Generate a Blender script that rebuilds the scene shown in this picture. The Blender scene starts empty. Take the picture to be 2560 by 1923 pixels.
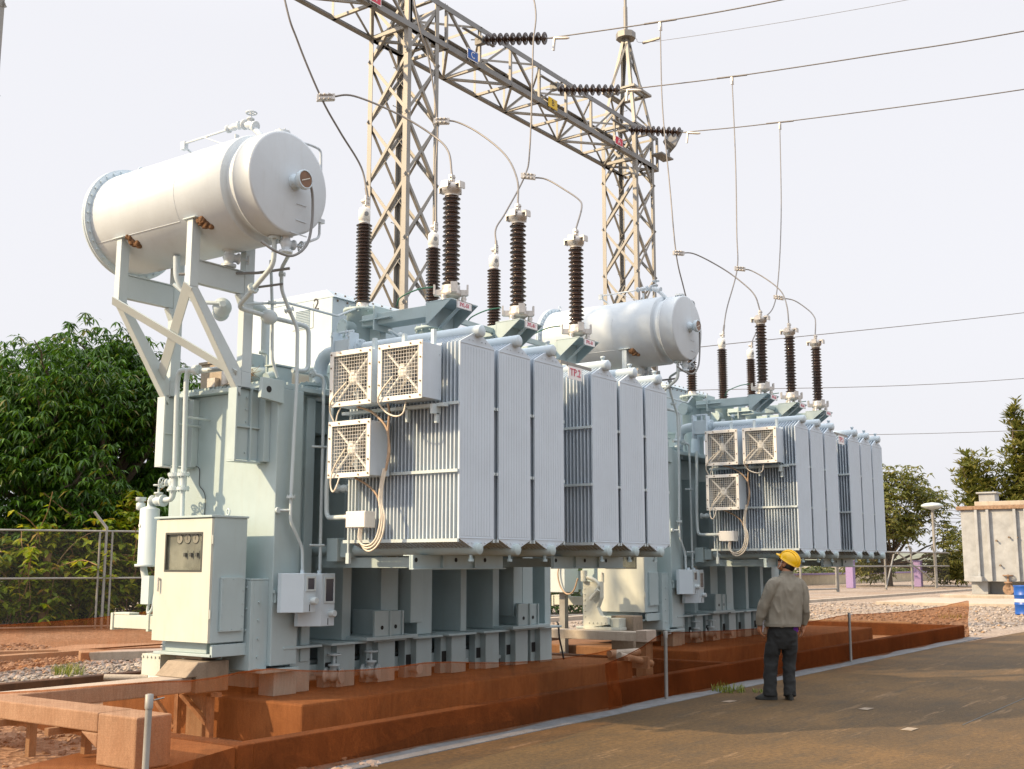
import bpy, bmesh, math, random
from mathutils import Vector, Matrix, noise
R = math.radians
PI = math.pi
scene = bpy.context.scene
COL = scene.collection
random.seed(7)

# ------------------------------------------------------------------ camera, sky, sun, exposure
cam_d = bpy.data.cameras.new('camera')
cam = bpy.data.objects.new('camera', cam_d)
COL.objects.link(cam)
cam.location = (0, 0, 1.62)
cam.rotation_euler = (R(90 + 8.93), 0, R(35.5 - 90))
cam_d.sensor_width = 36.0
cam_d.lens = 2850 / 2560 * 36.0
cam_d.clip_start = 0.05
cam_d.clip_end = 6000
scene.camera = cam

SUN_DIR = Vector((-1.0, 0.70, 0.78)).normalized()      # towards the sun
sun_el = math.asin(SUN_DIR.z)
sun_az = math.atan2(SUN_DIR.x, SUN_DIR.y)              # clockwise from +Y
w = bpy.data.worlds.new("World")
scene.world = w
w.use_nodes = True
nt = w.node_tree
bg = nt.nodes['Background']
sky = nt.nodes.new('ShaderNodeTexSky')
sky.sky_type = 'NISHITA'
sky.sun_disc = False
sky.sun_elevation = sun_el
sky.sun_rotation = sun_az
sky.altitude = 50
sky.air_density = 1.3
sky.dust_density = 5.0
sky.ozone_density = 1.0
hs = nt.nodes.new('ShaderNodeHueSaturation')
hs.inputs['Saturation'].default_value = 0.25
# hazy white dry-season sky: level out the brightness between horizon and zenith
hz = nt.nodes.new('ShaderNodeMixRGB')
hz.blend_type = 'MIX'
hz.inputs['Fac'].default_value = 0.80
hz.inputs['Color2'].default_value = (7.25, 7.25, 7.65, 1)
nt.links.new(sky.outputs[0], hs.inputs['Color'])
nt.links.new(hs.outputs[0], hz.inputs['Color1'])
# added fill light: high sky brightened out of view, band behind the scene unchanged
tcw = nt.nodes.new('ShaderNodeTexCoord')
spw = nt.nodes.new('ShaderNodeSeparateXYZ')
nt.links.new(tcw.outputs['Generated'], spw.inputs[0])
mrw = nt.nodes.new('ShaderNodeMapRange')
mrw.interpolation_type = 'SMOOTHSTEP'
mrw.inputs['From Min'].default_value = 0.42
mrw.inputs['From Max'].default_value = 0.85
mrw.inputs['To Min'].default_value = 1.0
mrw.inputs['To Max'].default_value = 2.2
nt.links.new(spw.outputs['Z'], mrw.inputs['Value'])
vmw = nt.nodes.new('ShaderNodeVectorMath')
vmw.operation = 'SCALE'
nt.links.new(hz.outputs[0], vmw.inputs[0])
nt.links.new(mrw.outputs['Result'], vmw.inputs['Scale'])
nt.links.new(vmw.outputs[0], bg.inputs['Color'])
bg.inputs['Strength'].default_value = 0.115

sun_d = bpy.data.lights.new('sun', 'SUN')
sun_d.energy = 4.9
sun_d.angle = R(1.0)
sun_d.color = (1.0, 0.745, 0.45)
sun = bpy.data.objects.new('sun', sun_d)
COL.objects.link(sun)
sun.rotation_euler = SUN_DIR.to_track_quat('Z', 'Y').to_euler()
sun.location = (-20, 20, 25)

scene.view_settings.view_transform = 'Standard'
scene.view_settings.look = 'None'
scene.view_settings.exposure = 0.28
scene.view_settings.gamma = 1.0
scene.cycles.max_bounces = 6
scene.cycles.transparent_max_bounces = 16
scene.cycles.caustics_reflective = False
scene.cycles.caustics_refractive = False

# ------------------------------------------------------------------ materials
def new_mat(name):
    m = bpy.data.materials.new(name)
    m.use_nodes = True
    nt = m.node_tree
    return m, nt, nt.nodes['Principled BSDF']

def ramp(nt, src, stops):
    r = nt.nodes.new('ShaderNodeValToRGB')
    while len(r.color_ramp.elements) < len(stops):
        r.color_ramp.elements.new(0.5)
    for e, (p, c) in zip(r.color_ramp.elements, stops):
        e.position = p
        e.color = (c[0], c[1], c[2], 1)
    nt.links.new(src, r.inputs[0])
    return r.outputs[0]

def noise_tex(nt, scale, detail=5, rough=0.6, stretch=(1, 1, 1), coord='Object'):
    tc = nt.nodes.new('ShaderNodeTexCoord')
    mp = nt.nodes.new('ShaderNodeMapping')
    mp.inputs['Scale'].default_value = stretch
    n = nt.nodes.new('ShaderNodeTexNoise')
    n.inputs['Scale'].default_value = scale
    n.inputs['Detail'].default_value = detail
    n.inputs['Roughness'].default_value = rough
    nt.links.new(tc.outputs[coord], mp.inputs[0])
    nt.links.new(mp.outputs[0], n.inputs['Vector'])
    return n.outputs['Fac']

def mix(nt, fac, a, b, mode='MIX'):
    m = nt.nodes.new('ShaderNodeMixRGB')
    m.blend_type = mode
    for s, v in ((m.inputs['Fac'], fac), (m.inputs['Color1'], a), (m.inputs['Color2'], b)):
        if isinstance(v, (int, float)):
            s.default_value = v
        elif isinstance(v, (tuple, list)):
            s.default_value = (v[0], v[1], v[2], 1)
        else:
            nt.links.new(v, s)
    return m.outputs[0]

def bump(nt, p, src, strength=0.3, dist=0.01):
    b = nt.nodes.new('ShaderNodeBump')
    b.inputs['Strength'].default_value = strength
    b.inputs['Distance'].default_value = dist
    nt.links.new(src, b.inputs['Height'])
    nt.links.new(b.outputs[0], p.inputs['Normal'])

def paint(name, base, rough=0.45, var=0.10, streak=0.25, dirt=(0.30, 0.27, 0.20), metal=0.0, rust=0.0):
    """weathered enamel: blotchy fading, rain streaks, a little grime and rust"""
    m, nt, p = new_mat(name)
    n1 = noise_tex(nt, 2.2, 6, 0.65)
    n2 = noise_tex(nt, 5.0, 6, 0.7, (3.0, 3.0, 0.35))
    n3 = noise_tex(nt, 40, 3, 0.6)
    lo = tuple(c * (1 - var) for c in base)
    hi = tuple(min(1, c * (1 + var * 0.6)) for c in base)
    c = ramp(nt, n1, [(0.3, lo), (0.7, hi)])
    f = ramp(nt, n2, [(0.52, (0, 0, 0)), (0.80, (streak,) * 3)])
    c = mix(nt, f, c, tuple(d * 0.5 + b * 0.5 for d, b in zip(dirt, base)))
    if rust > 0:
        n4 = noise_tex(nt, 9, 6, 0.75)
        fr = ramp(nt, n4, [(0.66 - rust * 0.1, (0, 0, 0)), (0.76, (0.9,) * 3)])
        c = mix(nt, fr, c, (0.16, 0.07, 0.03))
    nt.links.new(c, p.inputs['Base Color'])
    p.inputs['Metallic'].default_value = metal
    rr = ramp(nt, n1, [(0.3, (rough * 0.85,) * 3), (0.7, (min(1, rough * 1.2),) * 3)])
    nt.links.new(rr, p.inputs['Roughness'])
    bump(nt, p, n3, 0.08, 0.004)
    return m

def plain(name, base, rough=0.5, metal=0.0, var=0.12, scale=12, coat=0.0):
    m, nt, p = new_mat(name)
    n1 = noise_tex(nt, scale, 5, 0.6)
    c = ramp(nt, n1, [(0.3, tuple(x * (1 - var) for x in base)), (0.7, tuple(min(1, x * (1 + var)) for x in base))])
    nt.links.new(c, p.inputs['Base Color'])
    p.inputs['Roughness'].default_value = rough
    p.inputs['Metallic'].default_value = metal
    p.inputs['Coat Weight'].default_value = coat
    return m

M = {}
M['tank'] = paint('tank_paint', (0.40, 0.50, 0.515), 0.42, 0.08, 0.34)
M['rad'] = paint('radiator_paint', (0.55, 0.635, 0.71), 0.48, 0.07, 0.20)
M['light'] = paint('pale_paint', (0.52, 0.60, 0.62), 0.42, 0.05, 0.18)
M['white'] = paint('white_paint', (0.80, 0.79, 0.74), 0.45, 0.05, 0.14)
M['cons'] = paint('conservator_paint', (0.55, 0.61, 0.65), 0.40, 0.07, 0.26)
M['cab'] = paint('cabinet_paint', (0.54, 0.565, 0.50), 0.48, 0.07, 0.40, (0.24, 0.22, 0.14))
M['blue_paint'] = paint('pale_blue_paint', (0.54, 0.64, 0.70), 0.45, 0.06, 0.12)
M['porc'] = plain('brown_porcelain', (0.040, 0.022, 0.015), 0.22, 0, 0.25, 20, 0.4)
M['alu'] = plain('cast_aluminium', (0.55, 0.53, 0.50), 0.45, 0.55, 0.15, 30)
M['galv'] = paint('galvanised_steel', (0.30, 0.295, 0.275), 0.55, 0.25, 0.2, (0.3, 0.27, 0.2), 0.25)
M['galv_dark'] = paint('dark_galvanised_steel', (0.24, 0.245, 0.245), 0.6, 0.25, 0.2, (0.2, 0.16, 0.1), 0.2)
M['wire'] = plain('conductor_aluminium', (0.20, 0.19, 0.18), 0.5, 0.5)
M['black'] = plain('black_rubber', (0.012, 0.013, 0.014), 0.6)
M['dark'] = plain('dark_shade_metal', (0.05, 0.055, 0.05), 0.6)
M['bolt'] = plain('bolt_steel', (0.20, 0.15, 0.11), 0.5, 0.5, 0.3)
M['brown_cable'] = plain('weathered_brown_cable', (0.42, 0.30, 0.20), 0.6, 0, 0.2)
M['cream_cable'] = plain('cream_cable', (0.72, 0.66, 0.55), 0.5)
M['green_cable'] = plain('green_earth_cable', (0.03, 0.14, 0.09), 0.5)
M['red'] = plain('sign_red', (0.62, 0.03, 0.07), 0.4, 0, 0.05)
M['blue'] = plain('sign_blue', (0.02, 0.11, 0.42), 0.4, 0, 0.05)
M['yellow'] = plain('sign_yellow', (0.80, 0.55, 0.01), 0.4, 0, 0.05)
M['sign_white'] = plain('sign_white', (0.80, 0.80, 0.80), 0.4, 0, 0.03)
M['ink'] = plain('sign_black', (0.02, 0.02, 0.025), 0.5)
M['ink_red'] = plain('sign_red_ink', (0.55, 0.04, 0.10), 0.5)
M['nest'] = plain('mud_nest', (0.16, 0.085, 0.04), 0.95, 0, 0.4, 30)
M['dial'] = plain('dial_face', (0.20, 0.10, 0.045), 0.35, 0, 0.3)
M['dial_white'] = plain('dial_white', (0.75, 0.74, 0.66), 0.35)
M['slot'] = plain('dark_opening', (0.015, 0.016, 0.016), 0.8)

def window_glass(name, col):
    """clear pane: mostly see-through with a mirror sheen"""
    m, nt, p = new_mat(name)
    p.inputs['Base Color'].default_value = (0.03, 0.035, 0.03, 1)
    p.inputs['Roughness'].default_value = 0.05
    tp = nt.nodes.new('ShaderNodeBsdfTransparent')
    tp.inputs['Color'].default_value = (*col, 1)
    n = noise_tex(nt, 4, 4)
    f = ramp(nt, n, [(0.35, (0.16,) * 3), (0.7, (0.34,) * 3)])
    b = nt.nodes.new('ShaderNodeMixShader')
    nt.links.new(f, b.inputs[0])
    nt.links.new(tp.outputs[0], b.inputs[1])
    nt.links.new(p.outputs[0], b.inputs[2])
    out = [q for q in nt.nodes if q.type == 'OUTPUT_MATERIAL'][0]
    nt.links.new(b.outputs[0], out.inputs['Surface'])
    return m
M['glass'] = window_glass('instrument_glass', (0.95, 0.95, 0.93))
M['dglass'] = plain('dark_window', (0.03, 0.04, 0.065), 0.08)
M['lens'] = plain('lamp_lens', (0.55, 0.56, 0.55), 0.1)

def concrete(name, a, b, stain=(0.10, 0.075, 0.05), sc=1.2, st=0.55):
    m, nt, p = new_mat(name)
    n1 = noise_tex(nt, sc, 8, 0.68)
    n2 = noise_tex(nt, sc * 3.1, 8, 0.7, (1.5, 1.5, 0.4))
    n3 = noise_tex(nt, 60, 4, 0.7)
    c = ramp(nt, n1, [(0.32, a), (0.68, b)])
    f = ramp(nt, n2, [(0.48, (0, 0, 0)), (0.72, (st,) * 3)])
    c = mix(nt, f, c, stain)
    c = mix(nt, 0.18, c, ramp(nt, n3, [(0.3, (0.0,) * 3), (0.7, (0.6,) * 3)]), 'OVERLAY')
    nt.links.new(c, p.inputs['Base Color'])
    p.inputs['Roughness'].default_value = 0.9
    bump(nt, p, n3, 0.35, 0.01)
    return m
M['conc'] = concrete('weathered_concrete', (0.24, 0.185, 0.13), (0.38, 0.31, 0.23))
M['conc_dark'] = concrete('dark_laterite_concrete', (0.075, 0.032, 0.014), (0.150, 0.066, 0.027), (0.035, 0.016, 0.008))
M['conc_rust'] = concrete('laterite_stained_concrete', (0.17, 0.075, 0.030), (0.29, 0.145, 0.062), (0.09, 0.038, 0.016), 1.4)
M['conc_pale'] = concrete('pale_concrete', (0.40, 0.34, 0.27), (0.52, 0.46, 0.38), (0.28, 0.23, 0.17))
M['conc_pink'] = concrete('pink_concrete', (0.38, 0.31, 0.25), (0.50, 0.42, 0.34), (0.30, 0.22, 0.16))
M['drain'] = concrete('drain_metal', (0.15, 0.17, 0.185), (0.24, 0.26, 0.275), (0.10, 0.09, 0.075), 2.0)

def pavement():
    m, nt, p = new_mat('yard_pavement')
    n1 = noise_tex(nt, 0.35, 8, 0.65)
    n2 = noise_tex(nt, 1.6, 8, 0.72, (0.5, 2.2, 1))
    n3 = noise_tex(nt, 90, 4, 0.7)
    n4 = noise_tex(nt, 1.1, 9, 0.78, (0.35, 3.6, 1))
    n5 = noise_tex(nt, 22, 6, 0.75)
    c = ramp(nt, n1, [(0.30, (0.052, 0.032, 0.010)), (0.5, (0.098, 0.056, 0.016)), (0.72, (0.175, 0.095, 0.026))])
    f = ramp(nt, n2, [(0.50, (0, 0, 0)), (0.70, (0.75,) * 3)])
    c = mix(nt, f, c, (0.046, 0.034, 0.017))
    f = ramp(nt, n4, [(0.57, (0, 0, 0)), (0.66, (0.75,) * 3)])
    c = mix(nt, f, c, (0.25, 0.155, 0.075))
    c = mix(nt, 0.6, c, ramp(nt, n5, [(0.35, (0.15,) * 3), (0.7, (0.85,) * 3)]), 'OVERLAY')
    c = mix(nt, 0.25, c, ramp(nt, n3, [(0.3, (0.1,) * 3), (0.7, (0.9,) * 3)]), 'OVERLAY')
    nt.links.new(c, p.inputs['Base Color'])
    p.inputs['Roughness'].default_value = 0.88
    bump(nt, p, n5, 0.4, 0.012)
    return m
M['pave'] = pavement()

def gravel_mat(name, a, b, c3, scale=16):
    m, nt, p = new_mat(name)
    tc = nt.nodes.new('ShaderNodeTexCoord')
    v = nt.nodes.new('ShaderNodeTexVoronoi')
    v.inputs['Scale'].default_value = scale
    nt.links.new(tc.outputs['Object'], v.inputs['Vector'])
    n1 = noise_tex(nt, 0.22, 6, 0.6)
    sep = nt.nodes.new('ShaderNodeSeparateColor')
    nt.links.new(v.outputs['Color'], sep.inputs[0])
    c = ramp(nt, sep.outputs[0], [(0.0, a), (0.5, b), (1.0, c3)])
    f = ramp(nt, n1, [(0.42, (0, 0, 0)), (0.66, (0.6,) * 3)])
    c = mix(nt, f, c, (0.25, 0.165, 0.10))
    nt.links.new(c, p.inputs['Base Color'])
    p.inputs['Roughness'].default_value = 0.95
    bump(nt, p, v.outputs['Distance'], 0.9, 0.03)
    return m
M['gravel'] = gravel_mat('gravel', (0.18, 0.145, 0.115), (0.31, 0.255, 0.205), (0.44, 0.36, 0.29))

def stone_mat():
    m, nt, p = new_mat('stone')
    g = nt.nodes.new('ShaderNodeNewGeometry')
    c = ramp(nt, g.outputs['Random Per Island'], [(0.0, (0.14, 0.115, 0.095)), (0.45, (0.27, 0.23, 0.195)), (0.8, (0.40, 0.35, 0.30)), (1.0, (0.32, 0.21, 0.12))])
    nt.links.new(c, p.inputs['Base Color'])
    p.inputs['Roughness'].default_value = 0.9
    return m
M['stone'] = stone_mat()

def leaf_mat(name, stops, trans=0.45, rough=0.45):
    m, nt, p = new_mat(name)
    g = nt.nodes.new('ShaderNodeNewGeometry')
    c = ramp(nt, g.outputs['Random Per Island'], stops)
    nt.links.new(c, p.inputs['Base Color'])
    p.inputs['Roughness'].default_value = rough
    tr = nt.nodes.new('ShaderNodeBsdfTranslucent')
    t2 = mix(nt, 0.5, c, (1.0, 0.9, 0.25), 'MULTIPLY')
    nt.links.new(t2, tr.inputs['Color'])
    ms = nt.nodes.new('ShaderNodeMixShader')
    ms.inputs[0].default_value = trans
    nt.links.new(p.outputs[0], ms.inputs[1])
    nt.links.new(tr.outputs[0], ms.inputs[2])
    out = [n for n in nt.nodes if n.type == 'OUTPUT_MATERIAL'][0]
    nt.links.new(ms.outputs[0], out.inputs['Surface'])
    return m
M['leaf_mango'] = leaf_mat('mango_leaf', [(0.0, (0.016, 0.052, 0.004)), (0.5, (0.045, 0.125, 0.008)), (0.9, (0.10, 0.22, 0.014)), (1.0, (0.17, 0.14, 0.025))], 0.36)
M['leaf_vine'] = leaf_mat('vine_leaf', [(0.0, (0.11, 0.18, 0.010)), (0.6, (0.26, 0.35, 0.016)), (0.9, (0.46, 0.44, 0.03)), (1.0, (0.34, 0.17, 0.04))], 0.5)
M['leaf_far'] = leaf_mat('olive_leaf', [(0.0, (0.08, 0.10, 0.02)), (0.6, (0.18, 0.20, 0.045)), (1.0, (0.32, 0.29, 0.09))], 0.45)
M['leaf_hedge'] = leaf_mat('hedge_leaf', [(0.0, (0.05, 0.08, 0.02)), (0.6, (0.11, 0.14, 0.035)), (1.0, (0.2, 0.19, 0.06))], 0.4)
M['grass'] = leaf_mat('grass_blade', [(0.0, (0.10, 0.16, 0.02)), (1.0, (0.28, 0.30, 0.06))], 0.4)
M['bark'] = plain('bark', (0.10, 0.075, 0.05), 0.9, 0, 0.3, 8)
M['stem'] = plain('dry_stem', (0.24, 0.15, 0.07), 0.9, 0, 0.3, 8)

def net_mat(name, tint, col, op):
    """fine dyed netting: light passes tinted through the holes, the threads scatter the rest"""
    m, nt, p = new_mat(name)
    n = noise_tex(nt, 1.3, 5, 0.6)
    n2 = noise_tex(nt, 2.6, 6, 0.7)
    n3 = noise_tex(nt, 9, 5, 0.7, (2.5, 2.5, 0.25))
    c = ramp(nt, n, [(0.3, tuple(x * 0.75 for x in col)), (0.7, tuple(min(1, x * 1.2) for x in col))])
    nt.links.new(c, p.inputs['Base Color'])
    p.inputs['Roughness'].default_value = 1.0
    p.inputs['Specular IOR Level'].default_value = 0.0
    tl = nt.nodes.new('ShaderNodeBsdfTranslucent')
    nt.links.new(c, tl.inputs['Color'])
    a = nt.nodes.new('ShaderNodeMixShader')
    a.inputs[0].default_value = 0.35
    nt.links.new(p.outputs[0], a.inputs[1])
    nt.links.new(tl.outputs[0], a.inputs[2])
    tp = nt.nodes.new('ShaderNodeBsdfTransparent')
    t2 = ramp(nt, n3, [(0.35, tuple(x * 0.82 for x in tint)), (0.7, tint)])
    nt.links.new(t2, tp.inputs['Color'])
    b = nt.nodes.new('ShaderNodeMixShader')
    f = ramp(nt, n2, [(0.3, (op * 0.6,) * 3), (0.7, (op * 1.4,) * 3)])
    # threads: a square weave of slightly denser lines
    tc = nt.nodes.new('ShaderNodeTexCoord')
    br = nt.nodes.new('ShaderNodeTexVoronoi')
    br.feature = 'DISTANCE_TO_EDGE'
    br.inputs['Scale'].default_value = 70
    br.inputs['Randomness'].default_value = 0.35
    nt.links.new(tc.outputs['Object'], br.inputs['Vector'])
    th = ramp(nt, br.outputs['Distance'], [(0.0, (0.12,) * 3), (0.16, (0.0,) * 3)])
    f = mix(nt, 1.0, f, th, 'ADD')
    nt.links.new(f, b.inputs[0])
    nt.links.new(tp.outputs[0], b.inputs[1])
    nt.links.new(a.outputs[0], b.inputs[2])
    out = [q for q in nt.nodes if q.type == 'OUTPUT_MATERIAL'][0]
    nt.links.new(b.outputs[0], out.inputs['Surface'])
    return m
M['net_dense'] = net_mat('orange_netting_doubled', (0.93, 0.72, 0.58), (0.46, 0.14, 0.04), 0.13)
M['net'] = net_mat('orange_netting', (0.84, 0.58, 0.42), (0.34, 0.085, 0.02), 0.16)
M['net_thin'] = net_mat('faded_orange_netting', (0.85, 0.62, 0.48), (0.45, 0.15, 0.05), 0.16)

def wire_mesh_mat(name, col, op):
    m, nt, p = new_mat(name)
    p.inputs['Base Color'].default_value = (*col, 1)
    tp = nt.nodes.new('ShaderNodeBsdfTransparent')
    n = noise_tex(nt, 40, 2)
    f = ramp(nt, n, [(0.3, (op * 0.7,) * 3), (0.7, (op * 1.3,) * 3)])
    b = nt.nodes.new('ShaderNodeMixShader')
    nt.links.new(f, b.inputs[0])
    nt.links.new(tp.outputs[0], b.inputs[1])
    nt.links.new(p.outputs[0], b.inputs[2])
    out = [q for q in nt.nodes if q.type == 'OUTPUT_MATERIAL'][0]
    nt.links.new(b.outputs[0], out.inputs['Surface'])
    return m
M['chain'] = wire_mesh_mat('chain_link', (0.30, 0.29, 0.26), 0.07)

def cloth_mat(name, col, sc=60):
    m, nt, p = new_mat(name)
    n = noise_tex(nt, 5, 5, 0.6)
    n2 = noise_tex(nt, sc * 4, 2)
    c = ramp(nt, n, [(0.3, tuple(x * 0.82 for x in col)), (0.7, tuple(min(1, x * 1.12) for x in col))])
    nt.links.new(c, p.inputs['Base Color'])
    p.inputs['Roughness'].default_value = 0.9
    bump(nt, p, n2, 0.2, 0.002)
    return m
M['jacket'] = cloth_mat('khaki_jacket', (0.235, 0.215, 0.170))
M['trousers'] = cloth_mat('black_jeans', (0.020, 0.022, 0.022))
M['purple'] = cloth_mat('purple_shirt', (0.10, 0.01, 0.20))
M['skin'] = plain('skin', (0.42, 0.19, 0.10), 0.5, 0, 0.12, 8)
M['hair'] = plain('hair', (0.01, 0.009, 0.008), 0.5)
M['helmet'] = plain('helmet_yellow', (0.85, 0.50, 0.005), 0.3, 0, 0.03)
M['shoe'] = plain('shoe_black', (0.02, 0.022, 0.02), 0.6)
M['paper'] = plain('paper', (0.70, 0.68, 0.74), 0.7, 0, 0.05)
M['old_tank'] = paint('faded_grey_paint', (0.35, 0.37, 0.385), 0.6, 0.25, 0.5, (0.3, 0.24, 0.16), 0, 0.15)
M['rusty'] = plain('rust', (0.26, 0.17, 0.11), 0.85, 0, 0.35, 12)
M['drum'] = paint('drum_blue', (0.01, 0.09, 0.40), 0.4, 0.12, 0.2)
M['purple_paint'] = plain('purple_paint', (0.30, 0.22, 0.42), 0.7)
M['cream_wall'] = plain('cream_wall', (0.55, 0.47, 0.33), 0.85, 0, 0.15, 2)

# ------------------------------------------------------------------ mesh helpers
class MB:
    """collects shapes, becomes ONE mesh object"""
    def __init__(s):
        s.v = []; s.f = []; s.sm = []; s.mi = []; s.mats = []; s.cur = 0
    def mat(s, m):
        if m not in s.mats: s.mats.append(m)
        s.cur = s.mats.index(m); return s
    def add(s, vs, fs, smooth=False):
        o = len(s.v)
        s.v += [Vector(v) for v in vs]
        for f in fs:
            s.f.append([o + i for i in f]); s.sm.append(smooth); s.mi.append(s.cur)
        return s
    def box(s, x0, x1, y0, y1, z0, z1):
        if x0 > x1: x0, x1 = x1, x0
        if y0 > y1: y0, y1 = y1, y0
        if z0 > z1: z0, z1 = z1, z0
        return s.add([(x0, y0, z0), (x1, y0, z0), (x1, y1, z0), (x0, y1, z0), (x0, y0, z1), (x1, y0, z1), (x1, y1, z1), (x0, y1, z1)],
                     [(3, 2, 1, 0), (4, 5, 6, 7), (0, 1, 5, 4), (1, 2, 6, 5), (2, 3, 7, 6), (3, 0, 4, 7)])
    def bar(s, p0, p1, u, v, u0, u1, v0, v1):
        """rectangular section along p0-p1 in the frame u, v"""
        p0 = Vector(p0); p1 = Vector(p1); u = Vector(u); v = Vector(v)
        q = []
        for p in (p0, p1):
            q += [p + u * u0 + v * v0, p + u * u1 + v * v0, p + u * u1 + v * v1, p + u * u0 + v * v1]
        if (p1 - p0).dot(u.cross(v)) * (u1 - u0) * (v1 - v0) > 0:
            return s.add(q, [(3, 2, 1, 0), (4, 5, 6, 7), (0, 1, 5, 4), (1, 2, 6, 5), (2, 3, 7, 6), (3, 0, 4, 7)])
        return s.add(q, [(0, 1, 2, 3), (7, 6, 5, 4), (4, 5, 1, 0), (5, 6, 2, 1), (6, 7, 3, 2), (7, 4, 0, 3)])
    def beam(s, p0, p1, wd, h, up=(0, 0, 1)):
        d = (Vector(p1) - Vector(p0)).normalized(); up = Vector(up)
        if abs(d.dot(up)) > 0.98: up = Vector((0, 1, 0))
        u = d.cross(up).normalized(); v = u.cross(d).normalized()
        return s.bar(p0, p1, u, v, -wd / 2, wd / 2, -h / 2, h / 2)
    def angle(s, p0, p1, leg, t, a, b):
        """L section; a and b are the directions of the two legs"""
        d = (Vector(p1) - Vector(p0)).normalized()
        a = Vector(a); a = (a - d * a.dot(d)).normalized()
        b = Vector(b); b = (b - d * b.dot(d) - a * b.dot(a)).normalized()
        s.bar(p0, p1, a, b, 0, leg, 0, t)
        return s.bar(p0, p1, a, b, 0, t, t, leg)
    def ring_tube(s, rings, caps=True, smooth=True, closed=False):
        n = len(rings[0]); vs = [p for r in rings for p in r]; fs = []
        m = len(rings)
        for i in range(m if closed else m - 1):
            for j in range(n):
                i2 = (i + 1) % m
                fs.append((i * n + j, i * n + (j + 1) % n, i2 * n + (j + 1) % n, i2 * n + j))
        s.add(vs, fs, smooth)
        if caps and not closed:
            s.add(rings[0], [tuple(range(n))[::-1]])
            s.add(rings[-1], [tuple(range(n))])
        return s
    def tube(s, pts, r, n=8, bend=0.0, closed=False):
        pts = [Vector(p) for p in pts]
        if bend > 0 and len(pts) > 2:
            q = [pts[0]]
            for i in range(1, len(pts) - 1):
                a, b, c = pts[i - 1], pts[i], pts[i + 1]
                da = min(bend, (a - b).length * 0.45); dc = min(bend, (c - b).length * 0.45)
                s0 = b + (a - b).normalized() * da; s1 = b + (c - b).normalized() * dc
                for k in range(5):
                    t = k / 4
                    q.append(s0 * (1 - t) ** 2 + b * 2 * t * (1 - t) + s1 * t * t)
            q.append(pts[-1]); pts = q
        rs = r if isinstance(r, (list, tuple)) else [r] * len(pts)
        if len(rs) != len(pts): rs = [rs[0]] * len(pts)
        rings = []
        d0 = (pts[1] - pts[0]).normalized()
        u = d0.cross(Vector((0, 0, 1)))
        if u.length < 0.05: u = d0.cross(Vector((1, 0, 0)))
        u.normalize()
        for i, p in enumerate(pts):
            if closed: d = (pts[(i + 1) % len(pts)] - pts[i - 1]).normalized()
            elif i == 0: d = d0
            elif i == len(pts) - 1: d = (pts[-1] - pts[-2]).normalized()
            else: d = ((pts[i + 1] - p).normalized() + (p - pts[i - 1]).normalized()).normalized()
            u = (u - d * u.dot(d)).normalized(); v = d.cross(u)
            rings.append([p + (u * math.cos(2 * PI * k / n) + v * math.sin(2 * PI * k / n)) * rs[i] for k in range(n)])
        return s.ring_tube(rings, True, True, closed)
    def curve(s, pts, r, n=6, sub=8):
        """smooth (Catmull-Rom) tube through the points"""
        return s.tube(spline(pts, sub), r, n)
    def lathe(s, o, axis, prof, n=24, smooth=True, caps=True):
        o = Vector(o); d = Vector(axis).normalized()
        u = d.cross(Vector((0, 0, 1)))
        if u.length < 0.05: u = d.cross(Vector((1, 0, 0)))
        u.normalize(); v = d.cross(u)
        rings = [[o + d * z + (u * math.cos(2 * PI * k / n) + v * math.sin(2 * PI * k / n)) * r for k in range(n)] for r, z in prof]
        return s.ring_tube(rings, caps, smooth)
    def cyl(s, p0, p1, r, n=16):
        p0 = Vector(p0); p1 = Vector(p1)
        return s.lathe(p0, p1 - p0, [(r, 0), (r, (p1 - p0).length)], n)
    def prism(s, poly, ext):
        """flat polygon pushed along ext"""
        poly = [Vector(p) for p in poly]; e = Vector(ext); n = len(poly)
        nrm = Vector((0, 0, 0))
        for i in range(n): nrm += poly[i].cross(poly[(i + 1) % n])
        if nrm.dot(e) > 0: poly = poly[::-1]
        q = poly + [p + e for p in poly]
        fs = [tuple(range(n)), tuple(range(2 * n - 1, n - 1, -1))]
        for i in range(n):
            j = (i + 1) % n
            fs.append((i, n + i, n + j, j))
        return s.add(q, fs)
    def ball(s, c, r, n=10, sc=(1, 1, 1)):
        c = Vector(c); rings = []
        for i in range(1, n):
            a = PI * i / n
            rings.append([c + Vector((r * math.sin(a) * math.cos(2 * PI * k / (2 * n)) * sc[0], r * math.sin(a) * math.sin(2 * PI * k / (2 * n)) * sc[1], -r * math.cos(a) * sc[2])) for k in range(2 * n)])
        return s.ring_tube(rings, True, True)
    def bolts(s, pts, axis, r=0.012, h=0.012):
        for p in pts:
            p = Vector(p); s.lathe(p, axis, [(r, 0), (r, h)], 6, False)
        return s
    def build(s, name, mat=None, parent=None, bevel=0.0, base=None):
        me = bpy.data.meshes.new(name)
        if base is None and parent is not None: base = ORIGIN.get(parent.name)
        if base is not None:
            b = Vector(base); s.v = [p - b for p in s.v]
        me.from_pydata([tuple(p) for p in s.v], [], s.f)
        me.polygons.foreach_set('use_smooth', s.sm)
        mats = s.mats if s.mats else [mat]
        for m in mats: me.materials.append(M[m] if isinstance(m, str) else m)
        if s.mats: me.polygons.foreach_set('material_index', s.mi)
        me.update()
        o = bpy.data.objects.new(name, me)
        COL.objects.link(o)
        if parent is not None:
            o.parent = parent
            if base is not None: ORIGIN[o.name] = Vector(base)
        if bevel > 0:
            b = o.modifiers.new('bevel', 'BEVEL'); b.width = bevel; b.segments = 2; b.limit_method = 'ANGLE'; b.angle_limit = R(50)
            b.harden_normals = False
        return o

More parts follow.
